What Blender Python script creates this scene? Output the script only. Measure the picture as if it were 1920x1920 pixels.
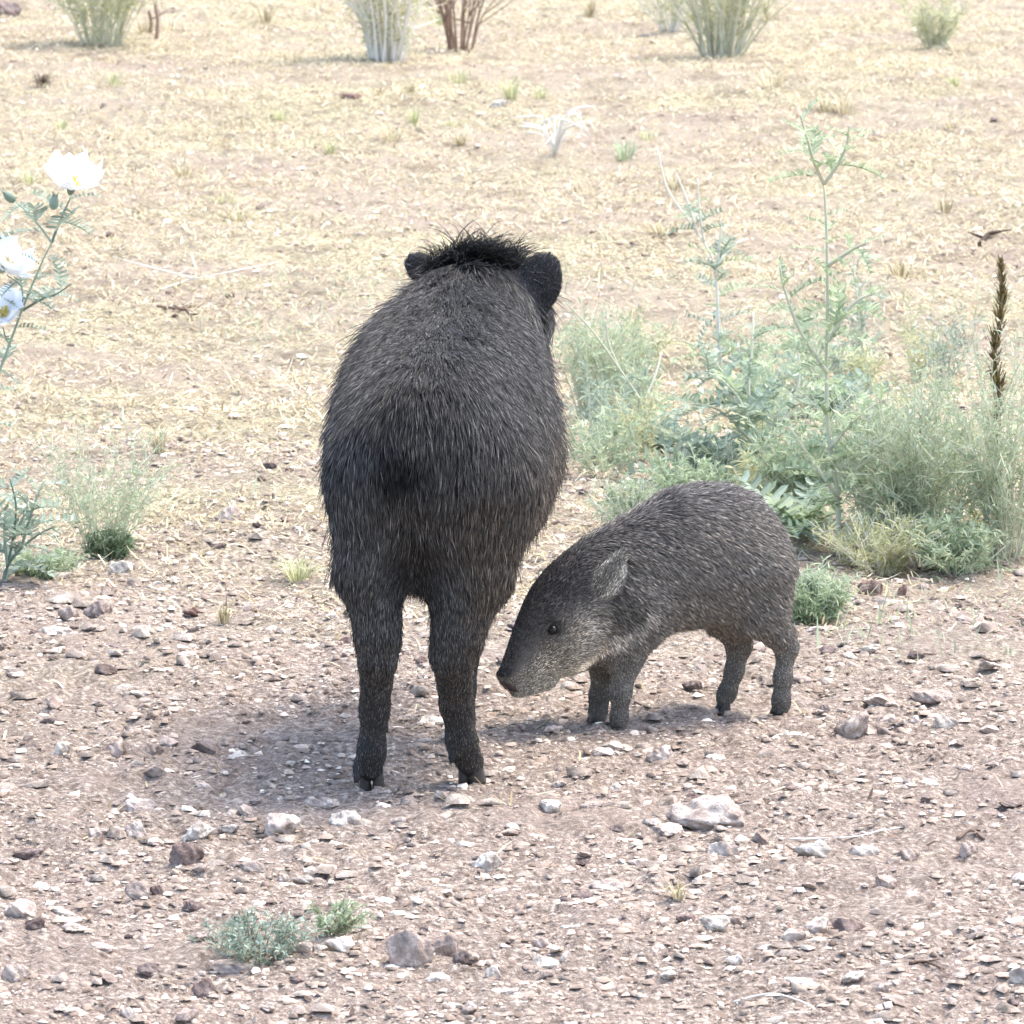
import bpy, bmesh, math, random
import numpy as np
from mathutils import Vector, Matrix, kdtree

rng = np.random.default_rng(7)
random.seed(7)
scene = bpy.context.scene
for o in list(bpy.data.objects):
    bpy.data.objects.remove(o)

# ------------------------------------------------------------------ camera
CAM_H, CAM_D, PITCH, TANH = 1.70, 9.45, math.radians(8.13), 0.0667
cam_data = bpy.data.cameras.new('camera')
cam_data.sensor_width = 36.0
cam_data.lens = 18.0 / TANH
cam_data.clip_start, cam_data.clip_end = 0.1, 2000.0
cam_data.dof.use_dof = True
cam_data.dof.focus_distance = 9.75
cam_data.dof.aperture_fstop = 40.0
cam = bpy.data.objects.new('camera', cam_data)
scene.collection.objects.link(cam)
cam.location = (0, -CAM_D, CAM_H)
cam.rotation_euler = (math.radians(90) - PITCH, 0, 0)
scene.camera = cam

# ------------------------------------------------------------------ sky, sun, exposure
SUN_EL, SUN_AZ = math.radians(64), math.radians(58)     # azimuth from +Y (away) towards +X (right)
world = bpy.data.worlds.new('World')
scene.world = world
world.use_nodes = True
wn = world.node_tree
sky = wn.nodes.new('ShaderNodeTexSky')
sky.sky_type = 'NISHITA'
sky.sun_disc = False
sky.sun_elevation = SUN_EL
sky.sun_rotation = SUN_AZ
sky.dust_density = 3.0
wn.links.new(sky.outputs[0], wn.nodes['Background'].inputs[0])
wn.nodes['Background'].inputs[1].default_value = 0.15
sun_data = bpy.data.lights.new('sun', 'SUN')
sun_data.energy = 0.95
sun_data.angle = math.radians(24)
sun_data.color = (1.0, 0.95, 0.86)
sun = bpy.data.objects.new('sun', sun_data)
scene.collection.objects.link(sun)
sd = Vector((math.sin(SUN_AZ) * math.cos(SUN_EL), math.cos(SUN_AZ) * math.cos(SUN_EL), math.sin(SUN_EL)))
sun.rotation_euler = sd.to_track_quat('Z', 'Y').to_euler()
scene.view_settings.view_transform = 'Standard'
scene.view_settings.look = 'None'
scene.view_settings.exposure = 2.17
scene.view_settings.gamma = 1.0
scene.view_settings.use_curve_mapping = False
scene.render.engine = 'CYCLES'
scene.cycles.use_denoising = True
scene.cycles.max_bounces = 6
scene.cycles.transparent_max_bounces = 4

# ------------------------------------------------------------------ helpers
COL = scene.collection
KPX = TANH / 960.0
CT, ST = math.cos(PITCH), math.sin(PITCH)

def ray(px, py):
    u, v = (px - 960) * KPX, (960 - py) * KPX
    return Vector((u, CT + v * ST, -ST + v * CT))

def At(px, py, y):
    """the point of the photograph's pixel at world depth y"""
    d = ray(px, py)
    t = (y + CAM_D) / d.y
    return Vector((d.x * t, y, CAM_H + d.z * t))

def G0(px, py):
    d = ray(px, py)
    t = CAM_H / -d.z
    return Vector((d.x * t, d.y * t - CAM_D, 0))

def ppm(y):                       # pixels of the photo per metre at depth y
    return 960.0 / (TANH * ((CAM_D + y) * CT + 1.5 * ST))

def _hash(ix, iy, seed):
    h = (ix * 374761393 + iy * 668265263 + seed * 1442695041) & 0xFFFFFFFF
    h = ((h ^ (h >> 13)) * 1274126177) & 0xFFFFFFFF
    return ((h ^ (h >> 16)) & 0xFFFF) / 65535.0

def vnoise(x, y, seed=0):
    x = np.asarray(x, float); y = np.asarray(y, float)
    ix = np.floor(x).astype(np.int64); iy = np.floor(y).astype(np.int64)
    fx = x - ix; fy = y - iy
    fx = fx * fx * (3 - 2 * fx); fy = fy * fy * (3 - 2 * fy)
    a = _hash(ix, iy, seed); b = _hash(ix + 1, iy, seed)
    c = _hash(ix, iy + 1, seed); d = _hash(ix + 1, iy + 1, seed)
    return (a + (b - a) * fx + (c - a) * fy + (a - b - c + d) * fx * fy) * 2 - 1

def sstep(a, b, x):
    t = np.clip((np.asarray(x, float) - a) / (b - a), 0, 1)
    return t * t * (3 - 2 * t)

def gh(x, y):
    """height of the ground"""
    x = np.asarray(x, float); y = np.asarray(y, float)
    r = np.hypot((x + 0.0) / 1.1, (y - 0.25) / 0.9)
    calm = 0.18 + 0.82 * sstep(0.35, 0.9, r)
    far = np.exp(-np.maximum(np.hypot(x, y - 4) - 12, 0) / 25.0)
    h = 0.022 * vnoise(x * 0.7, y * 0.7, 1) * calm * (0.4 + 0.6 * far)
    h += 0.010 * vnoise(x * 2.7 + 5, y * 2.3, 2) * calm * far
    clod = sstep(1.6, 0.4, y)
    n3 = vnoise(x * 9 + 3, y * 9, 3)
    h += (0.006 + 0.005 * clod) * n3 * (0.4 + 0.6 * calm) * far
    wx = x + 0.010 * vnoise(x * 31, y * 31, 8); wy = y + 0.010 * vnoise(x * 31 + 9, y * 31, 9)
    n4 = 1 - np.abs(vnoise(wx * 22, wy * 22, 4))
    h += (0.006 + 0.004 * clod) * (n4 - 0.5) * far
    h += 0.0045 * vnoise(wx * 47, wy * 47, 5) * far
    h += 0.0026 * vnoise(wx * 95, wy * 95, 6) * far
    return h

def G(px, py):
    p = G0(px, py)
    for _ in range(3):
        z = float(gh(p.x, p.y))
        d = ray(px, py)
        t = (CAM_H - z) / -d.z
        p = Vector((d.x * t, d.y * t - CAM_D, z))
    return p

def tag(o, label=None, cat=None, group=None, kind=None):
    if label: o['label'] = label
    if cat: o['category'] = cat
    if group: o['group'] = group
    if kind: o['kind'] = kind
    return o

def empty(name, loc, rz=0.0):
    o = bpy.data.objects.new(name, None)
    o.empty_display_size = 0.05
    COL.objects.link(o)
    o.location = loc
    o.rotation_euler = (0, 0, rz)
    return o

class MB:
    def __init__(self):
        self.v = []; self.f = []
    def add(self, vs, fs):
        n = len(self.v)
        self.v.extend([tuple(p) for p in vs])
        self.f.extend([tuple(i + n for i in q) for q in fs])
    def tube(self, pts, rad, sides=5, cap=True):
        pts = [Vector(p) for p in pts]
        n = len(pts)
        vs, fs = [], []
        up = Vector((0.31, 0.17, 0.93))
        for i, p in enumerate(pts):
            t = (pts[min(i + 1, n - 1)] - pts[max(i - 1, 0)]).normalized()
            a = t.cross(up)
            if a.length < 1e-4: a = t.cross(Vector((1, 0, 0)))
            a.normalize(); b = t.cross(a)
            for k in range(sides):
                w = 2 * math.pi * k / sides
                vs.append(p + (a * math.cos(w) + b * math.sin(w)) * rad[i])
        for i in range(n - 1):
            for k in range(sides):
                k2 = (k + 1) % sides
                fs.append((i * sides + k, i * sides + k2, (i + 1) * sides + k2, (i + 1) * sides + k))
        if cap:
            fs.append(tuple(range(sides))[::-1])
            fs.append(tuple((n - 1) * sides + k for k in range(sides)))
        self.add(vs, fs)
    def blade(self, pts, widths, side):
        """narrow leaf: strip along pts with a slight fold"""
        vs, fs = [], []
        for p, w in zip(pts, widths):
            vs += [p - side * w, p + side * w]
        for i in range(len(pts) - 1):
            fs.append((2 * i, 2 * i + 1, 2 * i + 3, 2 * i + 2))
        self.add(vs, fs)
    def build(self, name, mat, parent=None, smooth=False, origin=None):
        me = bpy.data.meshes.new(name)
        v = self.v
        if origin is not None:
            v = [(p[0] - origin[0], p[1] - origin[1], p[2] - origin[2]) for p in v]
        me.from_pydata(v, [], self.f)
        if smooth:
            me.shade_smooth()
        me.materials.append(mat)
        o = bpy.data.objects.new(name, me)
        COL.objects.link(o)
        if parent is not None: o.parent = parent
        elif origin is not None: o.location = origin
        return o

def np_mesh(name, V, F, mat, smooth=True):
    """V (n,3) array, F (m,k) int array with constant k"""
    me = bpy.data.meshes.new(name)
    me.vertices.add(len(V)); me.vertices.foreach_set('co', np.ascontiguousarray(V, np.float32).ravel())
    k = F.shape[1]
    me.loops.add(F.size); me.loops.foreach_set('vertex_index', np.ascontiguousarray(F, np.int32).ravel())
    me.polygons.add(len(F))
    me.polygons.foreach_set('loop_start', np.arange(0, F.size, k, dtype=np.int32))
    me.polygons.foreach_set('loop_total', np.full(len(F), k, np.int32))
    me.update(calc_edges=True)
    if smooth: me.shade_smooth()
    me.materials.append(mat)
    return me

def link(name, me, parent=None, loc=None):
    o = bpy.data.objects.new(name, me)
    COL.objects.link(o)
    if parent is not None: o.parent = parent
    if loc is not None: o.location = loc
    return o

# ------------------------------------------------------------------ materials
class NT:
    def __init__(self, name):
        self.m = bpy.data.materials.new(name); self.m.use_nodes = True
        self.t = self.m.node_tree; self.t.nodes.clear()
        self.out = self.t.nodes.new('ShaderNodeOutputMaterial')
    def n(self, typ, **kw):
        nd = self.t.nodes.new('ShaderNode' + typ)
        for k, v in kw.items():
            if k.startswith('i_'):
                key = k[2:]
                nd.inputs[int(key) if key.isdigit() else key.replace('_', ' ')].default_value = v
            else:
                setattr(nd, k, v)
        return nd
    def l(self, a, b):
        self.t.links.new(a, b)
    def ramp(self, fac, stops, interp='LINEAR'):
        r = self.n('ValToRGB')
        r.color_ramp.interpolation = interp
        e = r.color_ramp.elements
        while len(e) < len(stops): e.new(0.5)
        for el, (p, c) in zip(e, stops):
            el.position = p; el.color = (*c, 1) if len(c) == 3 else c
        if fac is not None: self.l(fac, r.inputs[0])
        return r.outputs[0]
    def noise(self, scale, detail=6, rough=0.6, vec=None):
        nd = self.n('TexNoise', i_Scale=scale, i_Detail=detail, i_Roughness=rough)
        if vec is not None: self.l(vec, nd.inputs['Vector'])
        return nd.outputs[0]
    def mix(self, fac, a, b, blend='MIX'):
        nd = self.n('Mix', data_type='RGBA', blend_type=blend)
        for s, i in ((fac, 0), (a, 6), (b, 7)):
            if isinstance(s, (int, float)): nd.inputs[i].default_value = s
            elif isinstance(s, tuple): nd.inputs[i].default_value = (*s, 1)
            else: self.l(s, nd.inputs[i])
        return nd.outputs[2]
    def math(self, op, a, b=None):
        nd = self.n('Math', operation=op)
        for i, s in enumerate((a, b)):
            if s is None: continue
            if isinstance(s, (int, float)): nd.inputs[i].default_value = s
            else: self.l(s, nd.inputs[i])
        return nd.outputs[0]

def mat_ground():
    t = NT('dry_ground')
    geo = t.n('NewGeometry')
    pos = geo.outputs['Position']
    sep = t.n('SeparateXYZ'); t.l(pos, sep.inputs[0])
    # how much dry litter covers the soil: bare trodden dirt where the animals stand, straw beyond
    big = t.noise(1.1, 4, 0.6, pos)
    lit = t.math('ADD', t.math('MULTIPLY', sep.outputs[1], 0.26), t.math('MULTIPLY', t.math('SUBTRACT', big, 0.5), 1.6))
    litter = t.ramp(lit, [(0.12, (0, 0, 0)), (0.75, (1, 1, 1))])
    grain = t.noise(120, 6, 0.7, pos)
    clump = t.noise(14, 5, 0.6, pos)
    dirt = t.ramp(grain, [(0.36, (0.107, 0.0789, 0.0614)), (0.45, (0.235, 0.183, 0.145)), (0.53, (0.32, 0.256, 0.206)), (0.64, (0.654, 0.559, 0.464))])
    dirt2 = t.mix(t.ramp(clump, [(0.35, (0, 0, 0)), (0.7, (1, 1, 1))]), dirt, (0.408, 0.324, 0.267))
    dirt2 = t.mix(0.35, dirt, dirt2)
    straw = t.ramp(grain, [(0.36, (0.146, 0.116, 0.0684)), (0.45, (0.305, 0.259, 0.162)), (0.53, (0.426, 0.375, 0.246)), (0.64, (0.682, 0.631, 0.427))])
    tone = t.noise(0.9, 5, 0.65, pos)
    straw = t.mix(t.ramp(tone, [(0.42, (0, 0, 0)), (0.56, (0.75, 0.75, 0.75))]), straw, (0.37, 0.30, 0.235))
    patch = t.noise(6.5, 6, 0.7, pos)
    straw = t.mix(t.ramp(patch, [(0.49, (0, 0, 0)), (0.62, (0.7, 0.7, 0.7))]), straw, (0.23, 0.185, 0.13))
    col = t.mix(litter, dirt2, straw)
    red = t.noise(2.3, 3, 0.5, pos)
    col = t.mix(t.ramp(red, [(0.52, (0, 0, 0)), (0.72, (0.4, 0.4, 0.4))]), col, (0.31, 0.235, 0.20))
    b = t.n('BsdfPrincipled', i_Roughness=0.95)
    b.inputs['Specular IOR Level'].default_value = 0.15
    t.l(col, b.inputs['Base Color'])
    fine = t.noise(210, 4, 0.7, pos)
    hsum = t.math('ADD', t.math('MULTIPLY', grain, 1.0), t.math('MULTIPLY', fine, 0.4))
    bump = t.n('Bump', i_Strength=0.9, i_Distance=0.014)
    t.l(hsum, bump.inputs['Height']); t.l(bump.outputs[0], b.inputs['Normal'])
    t.l(b.outputs[0], t.out.inputs[0])
    return t.m

def mat_stone(name, c1, c2, c3):
    t = NT(name)
    oi = t.n('ObjectInfo'); tc = t.n('TexCoord')
    geo = t.n('NewGeometry')
    v = geo.outputs['Position']
    n1 = t.noise(38, 6, 0.65, v)
    col = t.ramp(n1, [(0.39, c1), (0.5, c2), (0.60, c3)])
    hsv = t.n('HueSaturation')
    t.l(col, hsv.inputs['Color'])
    t.l(t.math('ADD', t.math('MULTIPLY', oi.outputs['Random'], 0.36), 0.82), hsv.inputs['Value'])
    n2 = t.noise(160, 5, 0.7, v)
    col2 = t.mix(t.ramp(n2, [(0.32, (0.7, 0.7, 0.7)), (0.48, (0, 0, 0))]), hsv.outputs[0], (0.20, 0.15, 0.125))
    # soil clinging to the stone
    n3 = t.noise(22, 4, 0.6, v)
    col2 = t.mix(t.ramp(n3, [(0.50, (0, 0, 0)), (0.64, (0.7, 0.7, 0.7))]), col2, (0.23, 0.188, 0.164))
    b = t.n('BsdfPrincipled', i_Roughness=0.9)
    b.inputs['Specular IOR Level'].default_value = 0.2
    t.l(col2, b.inputs['Base Color'])
    bump = t.n('Bump', i_Strength=0.9, i_Distance=0.008)
    t.l(t.math('ADD', n1, t.math('MULTIPLY', n2, 0.5)), bump.inputs['Height'])
    t.l(bump.outputs[0], b.inputs['Normal'])
    t.l(b.outputs[0], t.out.inputs[0])
    return t.m

def mat_island(name, stops, rough=0.9, translucent=0.0, spec=0.15, grain=None):
    """colour varies from piece to piece of a mesh (and from object to object)"""
    t = NT(name)
    geo = t.n('NewGeometry'); oi = t.n('ObjectInfo')
    r = t.math('FRACT', t.math('ADD', geo.outputs['Random Per Island'], oi.outputs['Random']))
    col = t.ramp(r, stops)
    if grain:
        n1 = t.noise(grain, 3, 0.6, geo.outputs['Position'])
        hsv = t.n('HueSaturation'); t.l(col, hsv.inputs['Color'])
        t.l(t.math('ADD', t.math('MULTIPLY', n1, 0.9), 0.55), hsv.inputs['Value'])
        col = hsv.outputs[0]
    b = t.n('BsdfPrincipled', i_Roughness=rough)
    b.inputs['Specular IOR Level'].default_value = spec
    t.l(col, b.inputs['Base Color'])
    sh = b.outputs[0]
    if translucent > 0:
        tr = t.n('BsdfTranslucent'); t.l(col, tr.inputs['Color'])
        mx = t.n('MixShader'); mx.inputs[0].default_value = translucent
        t.l(sh, mx.inputs[1]); t.l(tr.outputs[0], mx.inputs[2]); sh = mx.outputs[0]
    t.l(sh, t.out.inputs[0])
    return t.m

def mat_hair(name, rough=0.7):
    t = NT(name)
    at = t.n('Attribute', attribute_name='tint')
    hi = t.n('HairInfo')
    # banded bristles: dark root, pale ring, dark tip; the ring's place differs from hair to hair
    x = t.math('ADD', hi.outputs['Intercept'], t.math('MULTIPLY', t.math('SUBTRACT', hi.outputs['Random'], 0.5), 0.5))
    band = t.ramp(x, [(0.0, (0.5, 0.5, 0.5)), (0.45, (0.55, 0.55, 0.55)), (0.60, (1.7, 1.65, 1.55)), (0.74, (1.7, 1.65, 1.55)), (0.88, (0.6, 0.6, 0.62))])
    col = t.mix(1.0, at.outputs['Color'], band, 'MULTIPLY')
    b = t.n('BsdfPrincipled', i_Roughness=rough)
    b.inputs['Specular IOR Level'].default_value = 0.15
    t.l(col, b.inputs['Base Color'])
    t.l(b.outputs[0], t.out.inputs[0])
    return t.m

def mat_plain(name, c, rough=0.7, spec=0.3, var=0.35, scale=60.0, bump=0.0):
    t = NT(name)
    geo = t.n('NewGeometry')
    n1 = t.noise(scale, 5, 0.65, geo.outputs['Position'])
    lo = tuple(v * (1 - var) for v in c); hi = tuple(min(1, v * (1 + var)) for v in c)
    col = t.ramp(n1, [(0.3, lo), (0.7, hi)])
    b = t.n('BsdfPrincipled', i_Roughness=rough)
    b.inputs['Specular IOR Level'].default_value = spec
    t.l(col, b.inputs['Base Color'])
    if bump:
        bp = t.n('Bump', i_Strength=bump, i_Distance=0.003)
        t.l(n1, bp.inputs['Height']); t.l(bp.outputs[0], b.inputs['Normal'])
    t.l(b.outputs[0], t.out.inputs[0])
    return t.m

M = {}
M['ground'] = mat_ground()
M['pale'] = mat_stone('pale_stone', (0.331, 0.262, 0.217), (0.514, 0.421, 0.355), (0.685, 0.581, 0.491))
M['white'] = mat_stone('chalky_stone', (0.447, 0.385, 0.32), (0.661, 0.581, 0.489), (0.81, 0.729, 0.621))
M['grey'] = mat_stone('grey_stone', (0.234, 0.179, 0.147), (0.372, 0.291, 0.242), (0.522, 0.421, 0.355))
M['brown'] = mat_stone('brown_stone', (0.088, 0.0612, 0.0545), (0.155, 0.11, 0.096), (0.248, 0.194, 0.168))
M['red'] = mat_stone('red_stone', (0.13, 0.07, 0.052), (0.21, 0.125, 0.10), (0.32, 0.24, 0.20))
M['gravel'] = mat_island('gravel', [(0.0, (0.14, 0.103, 0.0794)), (0.12, (0.237, 0.182, 0.143)), (0.6, (0.342, 0.269, 0.213)), (0.85, (0.504, 0.41, 0.333)), (0.95, (0.726, 0.619, 0.501)), (1.0, (0.837, 0.794, 0.641))], 0.95, grain=180)
M['straw'] = mat_island('straw', [(0.0, (0.194, 0.142, 0.0825)), (0.2, (0.348, 0.285, 0.175)), (0.55, (0.515, 0.448, 0.281)), (0.85, (0.696, 0.632, 0.422)), (1.0, (0.828, 0.764, 0.599))], 0.8, 0.3)
M['debris'] = mat_island('dark_debris', [(0.0, (0.055, 0.035, 0.026)), (0.6, (0.12, 0.08, 0.058)), (1.0, (0.21, 0.15, 0.11))], 0.9)
M['sage'] = mat_island('grey_green_leaf', [(0.0, (0.241, 0.304, 0.179)), (0.5, (0.374, 0.444, 0.281)), (1.0, (0.564, 0.634, 0.436))], 0.75, 0.4)
M['bluegreen'] = mat_island('blue_green_leaf', [(0.0, (0.187, 0.24, 0.18)), (0.5, (0.297, 0.366, 0.281)), (1.0, (0.473, 0.558, 0.445))], 0.65, 0.35, 0.3)
M['yellowgreen'] = mat_island('yellow_green_leaf', [(0.0, (0.312, 0.325, 0.162)), (0.5, (0.48, 0.481, 0.27)), (1.0, (0.684, 0.675, 0.432))], 0.75, 0.4)
M['deepgreen'] = mat_island('deep_green_leaf', [(0.0, (0.102, 0.15, 0.072)), (0.5, (0.18, 0.24, 0.126)), (1.0, (0.312, 0.36, 0.216))], 0.75, 0.3)
M['palestem'] = mat_island('pale_stem', [(0.0, (0.42, 0.41, 0.29)), (1.0, (0.62, 0.60, 0.46))], 0.8)
M['deadstem'] = mat_island('dead_stem', [(0.0, (0.62, 0.57, 0.48)), (1.0, (0.80, 0.76, 0.68))], 0.85)
M['brownstem'] = mat_island('brown_stem', [(0.0, (0.19, 0.12, 0.085)), (1.0, (0.36, 0.255, 0.19))], 0.85)
M['spike'] = mat_island('seed_spike', [(0.0, (0.091, 0.0713, 0.033)), (0.6, (0.182, 0.144, 0.066)), (1.0, (0.364, 0.287, 0.132))], 0.85)
M['petal'] = mat_island('white_petal', [(0.0, (0.83, 0.84, 0.85)), (1.0, (0.88, 0.89, 0.90))], 0.6, 0.3)
M['stamen'] = mat_island('stamen', [(0.0, (0.62, 0.45, 0.07)), (1.0, (0.75, 0.6, 0.15))], 0.7)
M['hair'] = mat_hair('bristle')
M['skin'] = mat_plain('dark_skin', (0.028, 0.027, 0.028), 0.8, 0.2)
M['young_skin'] = mat_plain('young_skin', (0.13, 0.112, 0.095), 0.8, 0.2)
M['hoof'] = mat_plain('hoof_horn', (0.04, 0.032, 0.028), 0.5, 0.4, bump=0.3)
M['nose'] = mat_plain('nose_skin', (0.055, 0.032, 0.028), 0.5, 0.5, scale=200)
M['eye'] = mat_plain('eye', (0.010, 0.007, 0.006), 0.3, 0.4, var=0.1)

# ------------------------------------------------------------------ ground: one sheet to the horizon
def axis(lo, hi, step0, step1, out, ratio=1.35):
    a = [lo]
    while a[-1] < hi:
        f = (a[-1] - lo) / (hi - lo)
        a.append(a[-1] + step0 + (step1 - step0) * f)
    s = step1
    while a[-1] < out:
        s *= ratio; a.append(a[-1] + s)
    s = step0
    b = [a[0]]
    while b[-1] > -out:
        s *= ratio; b.append(b[-1] - s)
    return np.array(b[1:][::-1] + a)

gx = axis(-1.6, 1.6, 0.0066, 0.0066, 600)
gy = axis(-1.7, 13.5, 0.0062, 0.036, 600)
XX, YY = np.meshgrid(gx, gy, indexing='ij')
ZZ = gh(XX, YY)
V = np.stack([XX, YY, ZZ], -1).reshape(-1, 3)
nx, ny = len(gx), len(gy)
I = np.arange(nx * ny).reshape(nx, ny)
F = np.stack([I[:-1, :-1], I[1:, :-1], I[1:, 1:], I[:-1, 1:]], -1).reshape(-1, 4)
tag(link('ground', np_mesh('ground', V, F, M['ground'])), kind='structure',
    label='bare pinkish dirt with dry straw litter stretching away')

def in_view(n, y0, y1, margin=0.12, bias=1.0):
    """random ground points over the strip of land the picture looks at, and a step beside it"""
    y = y0 + (y1 - y0) * rng.random(n) ** bias
    hw = (y + CAM_D) * TANH * 1.02 + margin
    x = (rng.random(n) * 2 - 1) * hw
    return x, y

# ------------------------------------------------------------------ scattered ground cover (uncountable)
def ico(sub):
    bm = bmesh.new(); bmesh.ops.create_icosphere(bm, subdivisions=sub, radius=1.0)
    v = np.array([p.co[:] for p in bm.verts]); f = np.array([[p.index for p in q.verts] for q in bm.faces])
    bm.free(); return v, f
OCT = (np.array([[1,0,0],[-1,0,0],[0,1,0],[0,-1,0],[.5,.5,.75],[-.55,.35,.8],[0,-.6,.8]],float), np.array([[4,5,6],[0,2,4],[2,5,4],[2,1,5],[1,6,5],[1,3,6],[3,0,6],[0,4,6]]))

def scatter_gravel(name, n, y0, y1, smin, smax, bias, mat, label, seed, flat=0.5, power=6.0):
    x, y = in_view(n, y0, y1, 0.6, bias)
    keep = vnoise(x * 5, y * 5, seed) + vnoise(x * 1.3, y * 1.3, seed + 1) * 0.7 > -0.5
    x, y = x[keep], y[keep]; n = len(x)
    s = smin + (smax - smin) * rng.random(n) ** power
    v0, f0 = OCT
    m = len(v0)
    P = v0[None] * (1 + 0.45 * (rng.random((n, m, 1)) - 0.5) * 2)
    sc = np.stack([s * (0.7 + 0.6 * rng.random(n)), s * (0.7 + 0.6 * rng.random(n)), s * flat * (0.6 + 0.8 * rng.random(n))], -1)
    P = P * sc[:, None, :]
    a = rng.random(n) * 6.283
    c, sn = np.cos(a)[:, None], np.sin(a)[:, None]
    X = P[..., 0] * c - P[..., 1] * sn; Y = P[..., 0] * sn + P[..., 1] * c
    P = np.stack([X + x[:, None], Y + y[:, None], P[..., 2] + (gh(x, y) + sc[:, 2] * 0.1)[:, None]], -1)
    Fm = (f0[None] + (np.arange(n) * m)[:, None, None]).reshape(-1, 3)
    o = link(name, np_mesh(name, P.reshape(-1, 3), Fm, mat, smooth=False))
    tag(o, label, 'gravel', kind='stuff')

scatter_gravel('gravel', 125000, -1.7, 3.2, 0.0014, 0.0085, 1.15, M['gravel'], 'loose pinkish gravel scattered over the bare dirt', 11)
scatter_gravel('fine_gravel', 26000, 2.8, 13.0, 0.002, 0.011, 1.5, M['gravel'], 'pale gravel among the dry straw farther off', 21)

M['clod'] = mat_stone('soil_clod', (0.221, 0.177, 0.142), (0.364, 0.297, 0.24), (0.546, 0.467, 0.39))
scatter_gravel('soil_clods', 1700, -1.7, 2.2, 0.006, 0.019, 1.0, M['clod'], 'crumbly lumps of pinkish soil on the bare dirt', 41, flat=0.5, power=2.5)

def scatter_blades(name, n, y0, y1, bias, lmin, lmax, wid, up, mat, label, cat, cover):
    x, y = in_view(n, y0, y1, 0.6, bias)
    k = rng.random(n) < cover(x, y)
    x, y = x[k], y[k]; n = len(x)
    L = lmin + (lmax - lmin) * rng.random(n) ** 2
    a = rng.random(n) * 6.283
    el = up * rng.random(n) ** 1.5
    d = np.stack([np.cos(a) * np.cos(el), np.sin(a) * np.cos(el), np.sin(el)], -1)
    sd_ = np.stack([-np.sin(a), np.cos(a), 0.5 * (rng.random(n) - 0.5)], -1)
    w = wid * (0.5 + rng.random(n))
    base = np.stack([x, y, gh(x, y) + 0.0015 + 0.003 * rng.random(n)], -1)
    bend = np.stack([np.zeros(n), np.zeros(n), (rng.random(n) - 0.35) * 0.25 * L], -1)
    p1 = base + d * (L * 0.5)[:, None] + bend
    p2 = base + d * L[:, None] - bend * 0.5
    p2[:, 2] = np.maximum(p2[:, 2], gh(p2[:, 0], p2[:, 1]) + 0.001)
    ws = sd_ * w[:, None]
    P = np.stack([base - ws, base + ws, p1 - ws * 0.9, p1 + ws * 0.9, p2 - ws * 0.3, p2 + ws * 0.3], 1)
    f0 = np.array([[0, 1, 3, 2], [2, 3, 5, 4]])
    Fm = (f0[None] + (np.arange(n) * 6)[:, None, None]).reshape(-1, 4)
    tag(link(name, np_mesh(name, P.reshape(-1, 3), Fm, mat, smooth=False)), label, cat, kind='stuff')

def straw_cover(x, y):
    return np.clip(0.025 + 0.975 * sstep(0.6, 2.6, y + 0.9 * vnoise(x * 1.5, y * 1.2, 31)), 0, 1) * (0.35 + 0.65 * sstep(-0.5, 0.4, vnoise(x * 3.1, y * 2.2, 33)))
scatter_blades('straw_litter', 290000, -0.5, 13.3, 1.05, 0.007, 0.040, 0.0012, 0.55, M['straw'], 'short dry straw litter covering the ground', 'straw', straw_cover)
scatter_blades('dark_debris', 7500, -1.6, 12.0, 1.4, 0.006, 0.03, 0.0017, 0.3, M['debris'], 'dark bits of twig and bark on the ground', 'debris',
               lambda x, y: 0.35 + 0.65 * sstep(-0.2, 0.5, vnoise(x * 4, y * 4, 35)))
scatter_blades('green_sprouts', 8000, 0.9, 6.0, 1.0, 0.012, 0.05, 0.0011, 1.4, M['sage'], 'thin pale green sprouts on the ground behind the animals', 'grass',
               lambda x, y: sstep(0.15, 0.7, vnoise(x * 2.2 + 7, y * 1.6, 37) + 0.45 * sstep(0.0, 0.5, x)))

# ------------------------------------------------------------------ stones
STONES = []
for k in range(9):
    v, f = ico(4)
    rs = np.random.default_rng(100 + k)
    for _ in range(13):                              # knock facets off
        n = rs.normal(size=3); n /= np.linalg.norm(n)
        d = v @ n; c = 0.48 + 0.34 * rs.random()
        v = v - np.clip(d - c, 0, None)[:, None] * n[None] * 0.9
    v = v * (1 + 0.16 * vnoise(v[:, 0] * 3 + v[:, 2] * 2, v[:, 1] * 3 - v[:, 2], 50 + k))[:, None]
    v = v * (1 + 0.13 * vnoise(v[:, 0] * 6 + v[:, 2] * 4, v[:, 1] * 6 - v[:, 2] * 3, 70 + k) + 0.06 * vnoise(v[:, 0] * 15 + v[:, 2] * 11, v[:, 1] * 15 - v[:, 2] * 9, 90 + k))[:, None]
    me = np_mesh('stone', v, f, M['pale'], smooth=True)
    STONES.append(me)
STONE_ME = {}
def stone_mesh(k, kind):
    if (k, kind) not in STONE_ME:
        me = STONES[k].copy(); me.materials.clear(); me.materials.append(M[kind]); STONE_ME[(k, kind)] = me
    return STONE_ME[(k, kind)]

def stone(px, py, w, h, kind, label, group=None, name='stone', rot=None, tilt=0.0):
    """px,py: middle of the stone in the photo; w,h: its size there"""
    p = G(px, py + h * 0.42)
    s = ppm(p.y)
    rx = w / s / 2
    rz = max(h / s * 0.62, rx * 0.25)
    ry = rx * random.uniform(0.6, 0.95)
    o = link(name, stone_mesh(random.randrange(9), kind))
    o.location = (p.x, p.y + ry * 0.5, float(gh(p.x, p.y + ry * 0.5)) + rz * 0.22)
    o.scale = (rx, ry, rz)
    o.rotation_euler = (random.uniform(-.2, .2), tilt, rot if rot is not None else random.uniform(-0.4, 0.4))
    tag(o, label, 'stone', group)
    return o

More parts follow.
